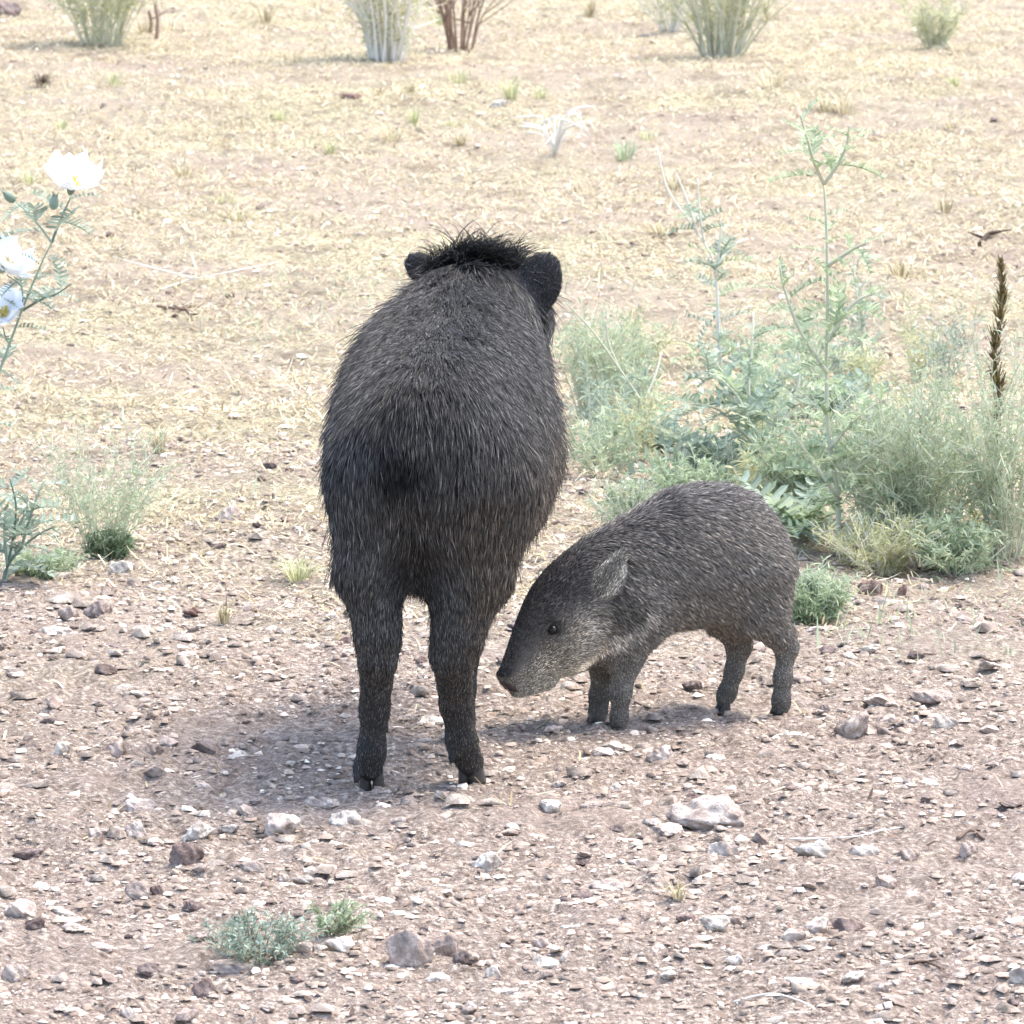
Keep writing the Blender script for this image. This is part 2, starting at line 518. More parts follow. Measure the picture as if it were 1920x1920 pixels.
stone(1340, 1520, 180, 60, 'pale', 'largest flat grey rock on the dirt, overhanging two smaller stones', tilt=-0.12)
stone(1357, 1578, 66, 44, 'pale', 'rounded pale stone tucked under the largest flat rock')
stone(1425, 1566, 56, 40, 'grey', 'grey stone against the end of the largest flat rock')
stone(1530, 1588, 84, 44, 'white', 'knobbly white stone beside the largest flat rock')
stone(1618, 1590, 66, 36, 'white', 'smaller crumbling white stone next to the knobbly white one')
stone(1225, 1538, 50, 20, 'white', 'low white stone close beside the largest flat rock')
stone(1160, 1545, 36, 16, 'brown', 'small near-black stone beside the low white stone')
stone(1035, 1510, 56, 26, 'white', 'smooth white stone in front of the adult peccary hoof')
stone(345, 1600, 78, 50, 'brown', 'dark brown rounded rock among pale stones')
stone(380, 1388, 76, 36, 'brown', 'dark reddish brown block beside the adult peccary')
stone(215, 1390, 62, 46, 'grey', 'pinkish grey stone beside a small white stone')
stone(115, 1400, 36, 30, 'white', 'small white stone beside the pinkish grey stone')
stone(265, 1500, 84, 50, 'pale', 'broad pale stone beside the row of white stones')
stone(530, 1535, 84, 46, 'pale', 'broad pale stone in the row before the left hind hoof')
stone(655, 1532, 76, 32, 'white', 'white flat stone just below the adult left hind hoof')
stone(460, 1522, 46, 36, 'pale', 'upright pale stone in the row before the left hind hoof')
stone(370, 1555, 70, 34, 'white', 'tilted white slab above the dark brown rock', tilt=-0.3)
stone(430, 1550, 52, 18, 'white', 'thin white stone beside the tilted white slab')
stone(600, 1503, 70, 24, 'pale', 'thin pale stone touching the left hind hoof')
stone(745, 1525, 50, 26, 'pale', 'pale stone between the two hind hooves')
stone(40, 1698, 92, 56, 'pale', 'layered pale stone over a dark one')
stone(66, 1728, 52, 26, 'brown', 'dark stone beneath the layered pale stone')
stone(25, 1818, 66, 46, 'pale', 'smooth rounded pale stone near the layered stone')
stone(260, 1680, 56, 36, 'grey', 'grey brown stone touching a black one')
stone(296, 1668, 36, 28, 'brown', 'small black stone behind the grey brown stone')
stone(915, 1617, 66, 40, 'white', 'lone white stone in front of the right hind hoof')
stone(765, 1768, 100, 84, 'grey', 'tall brown grey rock, taller half of a leaning pair')
stone(835, 1762, 74, 74, 'grey', 'grey rock, smaller half of a leaning pair')
stone(870, 1796, 42, 28, 'brown', 'dark stone at the foot of the leaning pair of rocks')
stone(926, 1806, 36, 30, 'white', 'small white stone past the leaning pair of rocks')
stone(735, 1812, 62, 16, 'white', 'thin white shard in front of the leaning pair of rocks', tilt=-0.15)
stone(640, 1764, 64, 38, 'white', 'white stone behind the low grey green plant')
stone(596, 1774, 26, 28, 'white', 'small bright white stone inside the low grey green plant')
stone(282, 1826, 54, 26, 'brown', 'dark flat stone beside the low grey green plant')
stone(385, 1852, 60, 42, 'brown', 'dark brown stone in front of the low grey green plant')
stone(440, 1812, 120, 26, 'grey', 'long flat earthy slab under the low grey green plant')
stone(1345, 1730, 74, 32, 'white', 'white lumpy stone with a dark flat one beside it')
stone(1282, 1724, 42, 16, 'brown', 'dark flat stone beside the white lumpy stone')
stone(1490, 1750, 56, 34, 'pale', 'pale stone leaning on a long angular rock', tilt=0.3)
stone(1535, 1728, 66, 30, 'pale', 'pale wedge propped against a long dark rock', tilt=-0.45)
stone(1592, 1728, 86, 32, 'brown', 'long dark angular rock beside a pale wedge', tilt=0.35)
stone(1380, 1796, 42, 30, 'white', 'round white stone below the white lumpy stone')
stone(1913, 1838, 52, 42, 'white', 'bright white rounded stone with a dark underside')
stone(1145, 1657, 80, 24, 'pale', 'long low pale stone on open dirt')
stone(1015, 1786, 38, 30, 'grey', 'small grey cobble on open dirt')
stone(1700, 1602, 54, 36, 'grey', 'earthy grey stone beside the white ones')
stone(1815, 1588, 44, 32, 'grey', 'angular stone under a dark twig')
stone(1150, 1395, 58, 18, 'white', 'flat white stone right under the young peccary front hooves')
stone(1240, 1410, 64, 36, 'pale', 'pale block under the belly of the young peccary')
stone(1600, 1345, 66, 66, 'pale', 'upright pale stone next to a black pebble, behind the young peccary', tilt=0.5)
stone(1545, 1337, 30, 18, 'brown', 'black pebble beside the upright pale stone')
stone(1650, 1312, 84, 26, 'grey', 'long grey stone past the upright pale stone')
stone(1745, 1300, 90, 24, 'grey', 'low grey ledge stone beyond the upright pale stone')
stone(1770, 1350, 56, 28, 'white', 'white chunk with a dark split, beside the young peccary')
stone(1712, 1350, 40, 22, 'pale', 'pale chunk next to the white split chunk')
stone(1662, 1346, 46, 26, 'pale', 'pale chunk between the grey ledge and the upright stone')
stone(1575, 1250, 40, 13, 'brown', 'flat black stone behind the young peccary tail')
stone(1630, 1096, 72, 58, 'red', 'rusty red rock at the edge of the green weeds')
stone(1692, 1102, 26, 30, 'red', 'small dark red rock beside the rusty red rock')
stone(1705, 1052, 40, 30, 'white', 'white stone at the foot of the green weeds')
stone(222, 1060, 50, 34, 'white', 'bright white stone at the foot of a feathery green plant')
stone(100, 1180, 74, 26, 'white', 'long white stone by the dirt edge')
stone(66, 1186, 26, 20, 'brown', 'dark pebble against the long white stone')
stone(130, 1146, 46, 40, 'grey', 'pinkish stone, one of a pair above the long white stone')
stone(185, 1142, 62, 40, 'grey', 'wider pinkish stone of the pair above the long white stone')
stone(360, 1152, 40, 20, 'red', 'small dark red stone on the pale dirt')
stone(265, 1297, 52, 20, 'pale', 'flat pale stone with a shadowed front edge')
stone(235, 1288, 46, 14, 'pale', 'thin pale slab behind the flat pale stone')
stone(330, 1306, 56, 9, 'pale', 'thin pale sliver beside the flat pale stone')
stone(285, 1408, 54, 26, 'grey', 'grey stone between the pinkish stone and the dark block')
stone(505, 870, 32, 13, 'brown', 'larger of the dark pebbles beside the adult rump')
stone(490, 897, 26, 16, 'brown', 'dark pebble just in front of the larger dark pebble')
stone(541, 881, 20, 9, 'brown', 'smallest dark pebble beside the adult rump')
stone(483, 983, 22, 12, 'brown', 'single dark pebble on pale ground beside the adult thigh')
stone(410, 1024, 42, 15, 'brown', 'flat dark stone on pale ground behind the dirt edge')
stone(540, 972, 30, 10, 'red', 'small flat reddish stone beside the adult thigh')
stone(935, 190, 46, 24, 'white', 'pale rock on the far straw ground')
stone(655, 180, 46, 12, 'red', 'flat rust coloured stone on the far straw ground')
stone(10, 8, 84, 56, 'brown', 'dark boulder at the far end of the straw ground')
stone(430, 960, 60, 40, 'pale', 'pale pink low stone on the straw ground')
stone(180, 1562, 46, 24, 'pale', 'yellowish pale stone beside the tilted white slab')
stone(255, 1560, 50, 34, 'pale', 'rough pale stone between yellowish stone and tilted slab')
stone(475, 1620, 66, 26, 'pale', 'sloping pale stone beside the dark brown rock')
stone(530, 1644, 36, 20, 'pale', 'small pale stone before the low grey green plant')
stone(570, 1652, 52, 18, 'white', 'flat white stone before the low grey green plant')
stone(1195, 1615, 40, 18, 'pale', 'small pale stone above the long low pale stone')
stone(1310, 1632, 50, 20, 'pale', 'pale stone in front of the rounded stone under the big rock')
stone(1165, 1614, 26, 18, 'white', 'small white pebble above the long low pale stone')
stone(1840, 1745, 60, 22, 'pale', 'pale flat stone on the open dirt near the bright white stone')
stone(1735, 1835, 60, 16, 'grey', 'flat grey stone on the open dirt near the bright white stone')
stone(1060, 1790, 30, 26, 'pale', 'small pale pebble beside the grey cobble')
stone(240, 1895, 34, 30, 'pale', 'egg shaped pale stone at the foot of the dark flat stone')

# small loose stones: nothing but their place tells them apart
used = 0
for grp, n, y0, y1, kinds, smin, smax, lab in (
        ('small loose stones on the bare dirt', 270, -1.45, 1.4, ['pale', 'pale', 'grey', 'white', 'grey', 'brown', 'pale'], 0.005, 0.023, 'small loose stone lying on the bare dirt'),
        ('small stones among the straw', 90, 1.4, 9.5, ['pale', 'white', 'brown', 'pale', 'red'], 0.007, 0.018, 'small stone lying among the dry straw')):
    x, y = in_view(n, y0, y1, 0.0, 1.2)
    for a, b in zip(x, y):
        k = random.choice(kinds)
        s = random.uniform(smin, smax) * random.uniform(0.6, 1.0)
        o = link('small_stone', stone_mesh(random.randrange(9), k))
        rz = s * random.uniform(0.3, 0.6)
        o.location = (a, b, float(gh(a, b)) + rz * 0.3)
        o.scale = (s, s * random.uniform(0.6, 1), rz)
        o.rotation_euler = (random.uniform(-.3, .3), random.uniform(-.3, .3), random.uniform(0, 6.28))
        tag(o, lab.replace('small', 'small ' + {'pale': 'pale', 'white': 'whitish', 'grey': 'grey', 'brown': 'dark brown', 'red': 'reddish'}[k], 1), 'stone', grp.replace('small', 'small ' + k, 1))

# ------------------------------------------------------------------ plants
def leaf_mesh(seed, lobes=7, slim=0.30, mat='bluegreen'):
    """spiny pinnate leaf, 1 long along +Y, facing +Z"""
    r = random.Random(seed)
    mb = MB()
    mid = lambda t: Vector((0.03 * math.sin(t * 5 + seed), t, 0.10 * t - 0.38 * t * t))
    N_ = 8
    pts = [mid(i / N_) for i in range(N_ + 1)]
    mb.blade(pts, [0.012 + 0.03 * math.sin(math.pi * (0.15 + 0.85 * i / N_)) for i in range(N_ + 1)], Vector((1, 0, 0)))
    for i in range(lobes):
        t = 0.14 + 0.78 * i / (lobes - 1)
        w = slim * (math.sin(math.pi * (0.2 + 0.72 * t)) ** 0.8) * r.uniform(0.75, 1.15)
        for sg in (-1, 1):
            a, b = mid(t - 0.034), mid(t + 0.036)
            lift = r.uniform(0.02, 0.12)
            m = (a + b) / 2 + Vector((sg * w * 0.6, 0.05, lift * 0.6))
            tip = (a + b) / 2 + Vector((sg * w, 0.09 + r.uniform(-.03, .05), lift))
            s1 = m + Vector((sg * w * 0.1, 0.045, 0.02)); s2 = m + Vector((sg * w * 0.15, -0.030, 0.02))
            mb.add([a, b, s1, tip, s2], [(0, 1, 2, 3, 4)])
    me = bpy.data.meshes.new('leaf'); me.from_pydata([p[:] for p in mb.v], [], mb.f)
    me.materials.append(M[mat])
    return me
POPPY_LEAF = [leaf_mesh(s) for s in (1, 2, 3)]
POPPY_LEAF_G = [leaf_mesh(s, 7, 0.26, 'sage') for s in (4, 5)]
SLIM_LEAF = [leaf_mesh(s, 8, 0.16, 'sage') for s in (6, 7)]

def put_leaf(me, root, base, d, length, parent, roll=0.0):
    d = Vector(d).normalized()
    side = d.cross(Vector((0, 0, 1)))
    if side.length < 0.05: side = Vector((1, 0, 0))
    side.normalize(); nrm = side.cross(d)
    R = Matrix((side, d, nrm)).transposed().to_4x4() @ Matrix.Rotation(roll, 4, 'Y')
    o = link('leaf', me, parent)
    o.matrix_local = Matrix.Translation(Vector(base) - root) @ R @ Matrix.Scale(length, 4)
    return o

def curve_pts(ctrl, n=10):
    """smooth line through control points"""
    c = [Vector(p) for p in ctrl]
    c = [c[0] * 2 - c[1]] + c + [c[-1] * 2 - c[-2]]
    out = []
    for i in range(1, len(c) - 2):
        for k in range(n):
            t = k / n
            p0, p1, p2, p3 = c[i - 1:i + 3]
            out.append(0.5 * ((2 * p1) + (p2 - p0) * t + (2 * p0 - 5 * p1 + 4 * p2 - p3) * t * t + (3 * p1 - p0 - 3 * p2 + p3) * t ** 3))
    out.append(c[-2])
    return out

def poppy(label, base, stems, name='prickly_poppy', leaves=POPPY_LEAF, leaf_len=0.06, step=0.028, stem_mat='palestem', r0=0.0032, leaf_from=0.0, leaf_to=0.95, group=None, spread=0.05):
    """stems: lists of photo pixels (x, y), each taken at the plant's depth with a sway of its own"""
    root = G(*base)
    e = empty(name, root)
    tag(e, label, 'plant', group)
    tips = []
    for si, st in enumerate(stems):
        sway = random.uniform(-spread, spread)
        n = len(st)
        pts = [At(px, py, root.y + sway * (i / max(1, n - 1))) for i, (px, py) in enumerate(st)]
        if si == 0 or st[0] == base: pts[0] = root + Vector((0, 0, -0.01))
        line = curve_pts(pts, 6)
        mb = MB()
        mb.tube(line, [r0 * (1 - 0.6 * i / len(line)) * (1.0 if si == 0 else 0.8) for i in range(len(line))], 6)
        mb.build('stem', M[stem_mat], e, smooth=True, origin=root)
        acc, k = 0.0, random.random() * 6
        total = sum((b - a).length for a, b in zip(line, line[1:])); run = 0
        for a, b in zip(line, line[1:]):
            s = (b - a).length; acc += s; run += s
            f = run / total
            if acc > step and leaf_from <= f <= leaf_to:
                acc = 0; k += 2.4
                t = (b - a).normalized()
                out = Vector((math.cos(k), math.sin(k), 0)); out = (out - t * out.dot(t)).normalized()
                put_leaf(random.choice(leaves), root, b, out * 1.0 + t * random.uniform(0.3, 0.9), leaf_len * (1.15 - 0.6 * f) * random.uniform(0.7, 1.15), e, random.uniform(-.4, .4))
        tips.append(line[-1])
    return e, root, tips

def petal_mesh(seed):
    r = random.Random(seed)
    nu, nv = 7, 8
    vs, fs = [], []
    for j in range(nv):
        v = j / (nv - 1)
        w = 0.62 * math.sin(math.pi * min(1, 0.08 + 0.62 * v)) ** 0.8
        for i in range(nu):
            u = i / (nu - 1) * 2 - 1
            edge = 0.06 * math.sin(u * 7 + seed) * v * v + 0.10 * (1 - u * u) * v
            z = 0.75 * v ** 1.5 * (0.5 + 0.35 * u * u) + 0.07 * math.sin(u * 9 + seed * 2) * v + 0.03 * math.sin(u * 17 + v * 9 + seed) * v + r.uniform(-.012, .012)
            vs.append((u * w, v * 0.9 + edge, z))
    for j in range(nv - 1):
        for i in range(nu - 1):
            fs.append((j * nu + i, j * nu + i + 1, (j + 1) * nu + i + 1, (j + 1) * nu + i))
    me = bpy.data.meshes.new('petal'); me.from_pydata(vs, [], fs); me.shade_smooth(); me.materials.append(M['petal'])
    return me
PETALS = [petal_mesh(s) for s in (1, 2, 3)]

def flower(e, root, c, size, tilt):
    f = empty('flower', (0, 0, 0)); f.parent = e
    f.location = Vector(c) - root
    f.rotation_euler = tilt
    for k in range(6):
        o = link('petal', PETALS[k % 3], f)
        o.rotation_euler = (0.10 if k % 2 else 0.32, 0, k * math.pi / 3 + random.uniform(-.1, .1))
        o.scale = (size, size, size)
    mb = MB()
    for k in range(40):
        a, q = random.uniform(0, 6.28), random.uniform(0.05, 0.2) * size
        p = Vector((math.cos(a) * q, math.sin(a) * q, 0)); t = p * 1.5 + Vector((0, 0, size * random.uniform(.2, .34)))
        mb.tube([p, t], [0.0006, 0.0009], 3)
    mb.build('stamen_cluster', M['stamen'], f)
    mb = MB()
    mb.tube([(0, 0, -0.014), (0, 0, -0.009), (0, 0, -0.003), (0, 0, 0.001)], [0.003, 0.006, 0.0065, 0.004], 8)
    mb.build('calyx', M['bluegreen'], f, smooth=True)
    return f

def bud(e, root, c, d, size=0.011):
    d = Vector(d).normalized()
    mb = MB()
    mb.tube([c, c + d * size * 0.5, c + d * size * 1.4, c + d * size * 2.1, c + d * size * 2.7], [size * .3, size * .75, size * .8, size * .5, size * .08], 8)
    for k in range(3):
        a = k * 2.1; s = Vector((math.cos(a), math.sin(a), 0.4)) * size
        mb.tube([c + d * size * 2.0 + s * .3, c + d * size * 2.9 + s * .7], [size * .15, size * .03], 4)
    mb.build('bud', M['bluegreen'], e, smooth=True, origin=root)

def shrub(label, base, width, height, n_stems, leaf_mat, stem_mat='palestem', leaf_len=0.014, leaf_w=0.0011, per=40, name='bush', cat='bush',
          group=None, twigs=3, lean=0.0, stem_r=0.0013, upright=0.5, fan=0.35, bare=0.1, droop=0.0):
    """many thin stems from one crown, each twigged, with narrow leaves; width, height in photo pixels"""
    root = G(*base)
    s = ppm(root.y)
    H, W = height / s, width / s / 2
    e = empty(name, root); tag(e, label, cat, group)
    st, lf = MB(), MB()
    for k in range(n_stems):
        a = random.uniform(0, 6.283)
        q = math.sqrt(random.random())
        out = Vector((math.cos(a), math.sin(a), 0))
        L = H * random.uniform(0.5, 1.05) * (1 - 0.3 * q)
        top = root + out * (W * q * random.uniform(.8, 1.1)) + Vector((lean * H, 0, L))
        b0 = root + out * W * q * 0.22; b0.z = float(gh(b0.x, b0.y)) - 0.004
        m = b0.lerp(top, 0.5) + out * W * q * -0.12 + Vector((random.uniform(-.1, .1) * W, random.uniform(-.1, .1) * W, 0))
        top = top - Vector((0, 0, droop * q * L))
        line = curve_pts([b0, m, top], 4)
        st.tube(line, [stem_r * (1 - 0.7 * i / len(line)) for i in range(len(line))], 4, cap=False)
        lines = [line]
        for _ in range(twigs):
            f = random.uniform(0.25, 0.85)
            i = min(len(line) - 2, int(f * len(line)))
            t = (line[i + 1] - line[i]).normalized()
            d = (t * upright + Vector((random.gauss(0, 1), random.gauss(0, 1), random.gauss(0.3, .6))).normalized() * fan * 2).normalized()
            l2 = H * random.uniform(.12, .32)
            tw = [line[i], line[i] + d * l2 * .5 + Vector((0, 0, l2 * .05)), line[i] + d * l2 + Vector((0, 0, l2 * .15))]
            st.tube(tw, [stem_r * .6, stem_r * .5, stem_r * .25], 3, cap=False)
            lines.append(tw)
        for li, ln in enumerate(lines):
            cnt = per if li == 0 else per // 2
            for _ in range(cnt):
                f = random.uniform(bare if li == 0 else 0, 1.0) * (len(ln) - 1)
                i = min(len(ln) - 2, int(f)); p = ln[i].lerp(ln[i + 1], f - i)
                t = (ln[i + 1] - ln[i]).normalized()
                d = (t * random.uniform(.2, 1.0) + Vector((random.gauss(0, 1), random.gauss(0, 1), random.gauss(0, 1))).normalized() * 0.9).normalized()
                l = leaf_len * random.uniform(.5, 1.2)
                sd_ = d.cross(Vector((random.gauss(0, 1), random.gauss(0, 1), random.gauss(0, 1)))).normalized()
                p2 = p + d * l * .5; p3 = p + d * l + Vector((0, 0, -l * .15))
                lf.blade([p, p2, p3], [leaf_w * .6, leaf_w, leaf_w * .2], sd_)
    st.build('stem_cluster', M[stem_mat], e, origin=root)
    o = lf.build('foliage', M[leaf_mat], e, origin=root); o['kind'] = 'stuff'
    return e

def tuft(label, base, width, height, n, mat, group=None, name='dry_grass_tuft', cat='grass', flat=0.5):
    root = G(*base); s = ppm(root.y); H, W = height / s, width / s / 2
    e = empty(name, root); tag(e, label, cat, group)
    mb = MB()
    for k in range(n):
        a = random.uniform(0, 6.283); q = random.random() ** .6
        out = Vector((math.cos(a), math.sin(a), 0))
        b0 = root + out * W * .3 * q; b0.z = float(gh(b0.x, b0.y)) - 0.003
        L = H * random.uniform(.45, 1.05)
        p1 = b0 + out * W * .35 * q + Vector((0, 0, L * .6)); p2 = b0 + out * W * q + Vector((random.gauss(0, .15) * W, random.gauss(0, .15) * W, L * random.uniform(flat, 1)))
        sd_ = Vector((-out.y, out.x, random.uniform(-.3, .3)))
        mb.blade([b0, p1, p2], [.0012, .0011, .0003], sd_)
    o = mb.build('blade_cluster', M[mat], e, origin=root); o['kind'] = 'stuff'
    return e

# --- prickly poppy with white flowers, left
e, r, tips = poppy('prickly poppy with three white papery flowers on grey green stems', (-70, 960), [
    [(-70, 960), (-40, 800), (5, 680), (40, 585), (75, 500), (97, 455)],
    [(97, 455), (112, 415), (128, 380), (134, 366)],
    [(97, 455), (75, 425), (45, 392), (28, 378)],
    [(40, 585), (42, 555), (38, 535), (12, 515)],
    [(20, 650), (10, 630), (5, 612)],
    [(42, 582), (80, 560), (108, 550), (134, 532)]], leaf_len=0.07, step=0.016, r0=0.0028, stem_mat='bluegreen', leaf_from=0.05)
flower(e, r, At(134, 350, r.y), 0.050, (0.42, 0.1, 0.3))
flower(e, r, At(6, 500, r.y), 0.046, (0.75, 0.2, 0.9))
flower(e, r, At(6, 592, r.y), 0.042, (0.65, -0.2, 0.1))
bud(e, r, At(28, 378, r.y), (-0.6, 0, 0.5), 0.009)
bud(e, r, At(100, 392, r.y), (0.1, -0.3, 0.8), 0.010)
poppy('blue grey spiny leaved stems rising behind the dirt edge', (4, 1092), [
    [(4, 1092), (14, 1062), (40, 1028), (70, 1004), (104, 986)],
    [(14, 1062), (24, 1010), (30, 950), (19, 898)],
    [(40, 1028), (55, 975), (72, 925), (84, 900)],
    [(14, 1062), (8, 1000), (10, 960)],
    [(24, 1010), (48, 960), (52, 935)]], name='spiny_weed', leaf_len=0.075, step=0.011, r0=0.003, stem_mat='bluegreen', spread=0.03)
shrub('feathery pale green weed with a dark green base, beside the adult', (196, 1046), 340, 310, 46, 'sage', 'palestem', 0.012, 0.0009, 14, name='feathery_weed', cat='plant', twigs=4, stem_r=0.0008)
shrub('dense dark green clump inside the feathery weed base', (205, 1048), 120, 60, 40, 'deepgreen', 'palestem', 0.013, 0.0012, 30, name='green_clump', cat='plant', twigs=2)
shrub('low yellowish green clump below the spiny weed', (80, 1082), 150, 60, 40, 'sage', 'palestem', 0.013, 0.0012, 26, name='green_clump', cat='plant', twigs=2)

# --- weeds on the right
poppy('tall pale stalk with grey green spiny leaves, forked at its tip', (1572, 1042), [
    [(1572, 1042), (1570, 930), (1552, 800), (1550, 690), (1552, 560), (1550, 440), (1545, 345)],
    [(1545, 345), (1525, 300), (1512, 255), (1500, 215)],
    [(1545, 345), (1570, 310), (1588, 270), (1592, 235)],
    [(1556, 840), (1600, 790), (1660, 745)],
    [(1552, 640), (1600, 570), (1650, 545)],
    [(1552, 700), (1500, 620), (1470, 540), (1462, 500)],
    [(1570, 930), (1520, 860), (1480, 800)],
    [(1550, 500), (1595, 470), (1625, 455)],
    [(1556, 860), (1600, 880), (1640, 850)]], name='spiny_weed', leaves=SLIM_LEAF + POPPY_LEAF_G, leaf_len=0.075, step=0.009, r0=0.0042, leaf_to=0.92, spread=0.07)
poppy('bleached forked stalk with a ruff of dark spiny leaves', (1352, 690), [
    [(1352, 690), (1347, 620), (1345, 560), (1340, 500), (1320, 455), (1285, 405), (1250, 350), (1232, 275)],
    [(1320, 455), (1312, 400), (1308, 335)],
    [(1308, 440), (1290, 380), (1268, 325)],
    [(1340, 500), (1375, 460), (1402, 447)],
    [(1342, 520), (1350, 450), (1352, 410)]], name='spiny_weed', leaves=POPPY_LEAF_G + POPPY_LEAF, leaf_len=0.06, step=0.010, r0=0.0036, stem_mat='deadstem', leaf_from=0.05, leaf_to=0.5)
poppy('arching spiny weed behind the young peccary', (1440, 905), [
    [(1440, 905), (1410, 800), (1404, 720), (1410, 650), (1412, 585)],
    [(1410, 800), (1370, 720), (1320, 660), (1265, 632)],
    [(1420, 840), (1350, 770), (1280, 760), (1230, 800)],
    [(1425, 860), (1480, 770), (1500, 690), (1480, 600)],
    [(1410, 800), (1380, 740), (1330, 700), (1280, 715)],
    [(1440, 905), (1380, 880), (1330, 870)]], name='spiny_weed', leaves=POPPY_LEAF_G + POPPY_LEAF, leaf_len=0.078, step=0.011, r0=0.003, spread=0.10)
poppy('slanting pale stalk beside the adult flank', (1236, 830), [
    [(1236, 830), (1205, 760), (1160, 690), (1110, 620), (1064, 570)],
    [(1160, 690), (1140, 640), (1136, 600)],
    [(1205, 760), (1230, 700), (1240, 660)]], name='spiny_weed', leaves=SLIM_LEAF, leaf_len=0.05, step=0.02, r0=0.003, leaf_to=0.6)
shrub('pale feathery bush pressed against the adult flank', (1110, 792), 220, 260, 42, 'sage', 'palestem', 0.016, 0.0009, 18, name='feathery_bush', twigs=4)
shrub('largest fine leaved green bush in the weed patch', (1715, 1040), 360, 400, 90, 'sage', 'palestem', 0.017, 0.0010, 22, name='feathery_bush', twigs=5, fan=0.4)
shrub('blue green bush half hidden by the largest green bush', (1640, 990), 240, 340, 40, 'bluegreen', 'palestem', 0.017, 0.0011, 20, name='feathery_bush', twigs=4)
shrub('green bush around the foot of the dark seed spike', (1890, 1050), 300, 480, 52, 'sage', 'palestem', 0.017, 0.0010, 20, name='feathery_bush', twigs=4)
shrub('leafy green weed rising behind the young peccary rump', (1500, 985), 180, 250, 34, 'sage', 'palestem', 0.020, 0.0016, 20, name='leafy_weed', cat='plant', twigs=4)
shrub('yellow green weed leaning over the young peccary back', (1440, 960), 130, 150, 30, 'yellowgreen', 'palestem', 0.018, 0.0013, 22, name='leafy_weed', cat='plant', twigs=3)
shrub('low green weed showing above the young peccary back', (1290, 985), 230, 150, 60, 'sage', 'palestem', 0.016, 0.0013, 26, name='leafy_weed', cat='plant', twigs=3)
shrub('pale low weed between adult flank and young peccary', (1180, 1000), 170, 120, 40, 'sage', 'deadstem', 0.014, 0.0010, 20, name='leafy_weed', cat='plant', twigs=3)
shrub('low yellow green clump behind the young peccary hind legs', (1530, 1160), 160, 105, 50, 'sage', 'deadstem', 0.016, 0.0012, 26, name='green_clump', cat='plant', twigs=3)
shrub('dark green clump right at the young peccary tail', (1520, 1172), 90, 50, 40, 'deepgreen', 'deadstem', 0.012, 0.0012, 26, name='green_clump', cat='plant', twigs=2)
shrub('straw coloured clump behind the rusty red rock', (1650, 1062), 260, 120, 50, 'yellowgreen', 'deadstem', 0.016, 0.0011, 18, name='green_clump', cat='plant', twigs=3)
shrub('green clump bordering the dirt beside the rusty red rock', (1800, 1070), 230, 110, 50, 'sage', 'palestem', 0.015, 0.0012, 26, name='green_clump', cat='plant', twigs=3)
HUE = {'sage': 'mint green', 'yellowgreen': 'yellowish green', 'bluegreen': 'bluish green'}
for k in range(30):
    px = random.uniform(1060, 1480) if k < 16 else random.uniform(1400, 1900); py = random.uniform(690, 960) if px < 1350 else random.uniform(660, 1090)
    m = random.choice(['sage', 'sage', 'yellowgreen', 'bluegreen'])
    shrub('thin feathery %s weed in the green patch behind the young peccary' % HUE[m], (px, py), random.uniform(100, 190), random.uniform(100, 220), 12, m, 'palestem', 0.017, 0.0013, 15,
          name='thin_weed', cat='plant', group='thin %s weeds of the green patch' % HUE[m], twigs=3, stem_r=0.0009)
for k, (px, py, ln) in enumerate(((1500, 1010, 0.13), (1330, 900, 0.12), (1640, 900, 0.12), (1230, 850, 0.10), (1420, 760, 0.10), (1560, 780, 0.10))):
    r = G(px, py)
    e = empty('spiny_rosette', r)
    tag(e, 'rosette of pale spiny leaves low in the green patch behind the young peccary', 'plant', 'spiny rosettes of the green patch')
    for q in range(16):
        a = q * 2.4 + k; el = random.uniform(0.25, 1.1)
        put_leaf(random.choice(POPPY_LEAF_G + POPPY_LEAF), r, r + Vector((0, 0, 0.004)), (math.cos(a) * math.cos(el), math.sin(a) * math.cos(el), math.sin(el)), ln * random.uniform(.7, 1.15), e, random.uniform(-.4, .4))
# dark seed spike
r = G(1872, 1000)
e = empty('seed_spike', r); tag(e, 'tall dark narrow seed spike with a yellow green foot', 'plant')
line = curve_pts([r, At(1864, 880, r.y), At(1872, 760, r.y - .02), At(1866, 660, r.y), At(1879, 570, r.y), At(1876, 492, r.y)], 8)
mb = MB(); mb.tube(line, [0.0036 * (1 - .5 * i / len(line)) for i in range(len(line))], 6); mb.build('stem', M['brownstem'], e, smooth=True, origin=r)
mb = MB(); mg = MB()
for k in range(900):
    f = random.random() * (len(line) - 1); i = min(len(line) - 2, int(f)); p = line[i].lerp(line[i + 1], f - i)
    a = random.uniform(0, 6.283); fr = f / len(line)
    d = Vector((math.cos(a), math.sin(a), random.uniform(.3, 1.6))).normalized()
    l = random.uniform(.006, .016) * (2.4 - 1.7 * fr) * random.choice((.6, 1, 1.3))
    sd_ = d.cross(Vector((0, 0, 1))).normalized()
    (mg if fr < random.uniform(.1, .45) else mb).blade([p, p + d * l * .5, p + d * l + Vector((0, 0, l * .3))], [.0012, .0018, .0004], sd_)
mb.build('seed_head', M['spike'], e, origin=r); mg.build('foliage', M['yellowgreen'], e, origin=r)

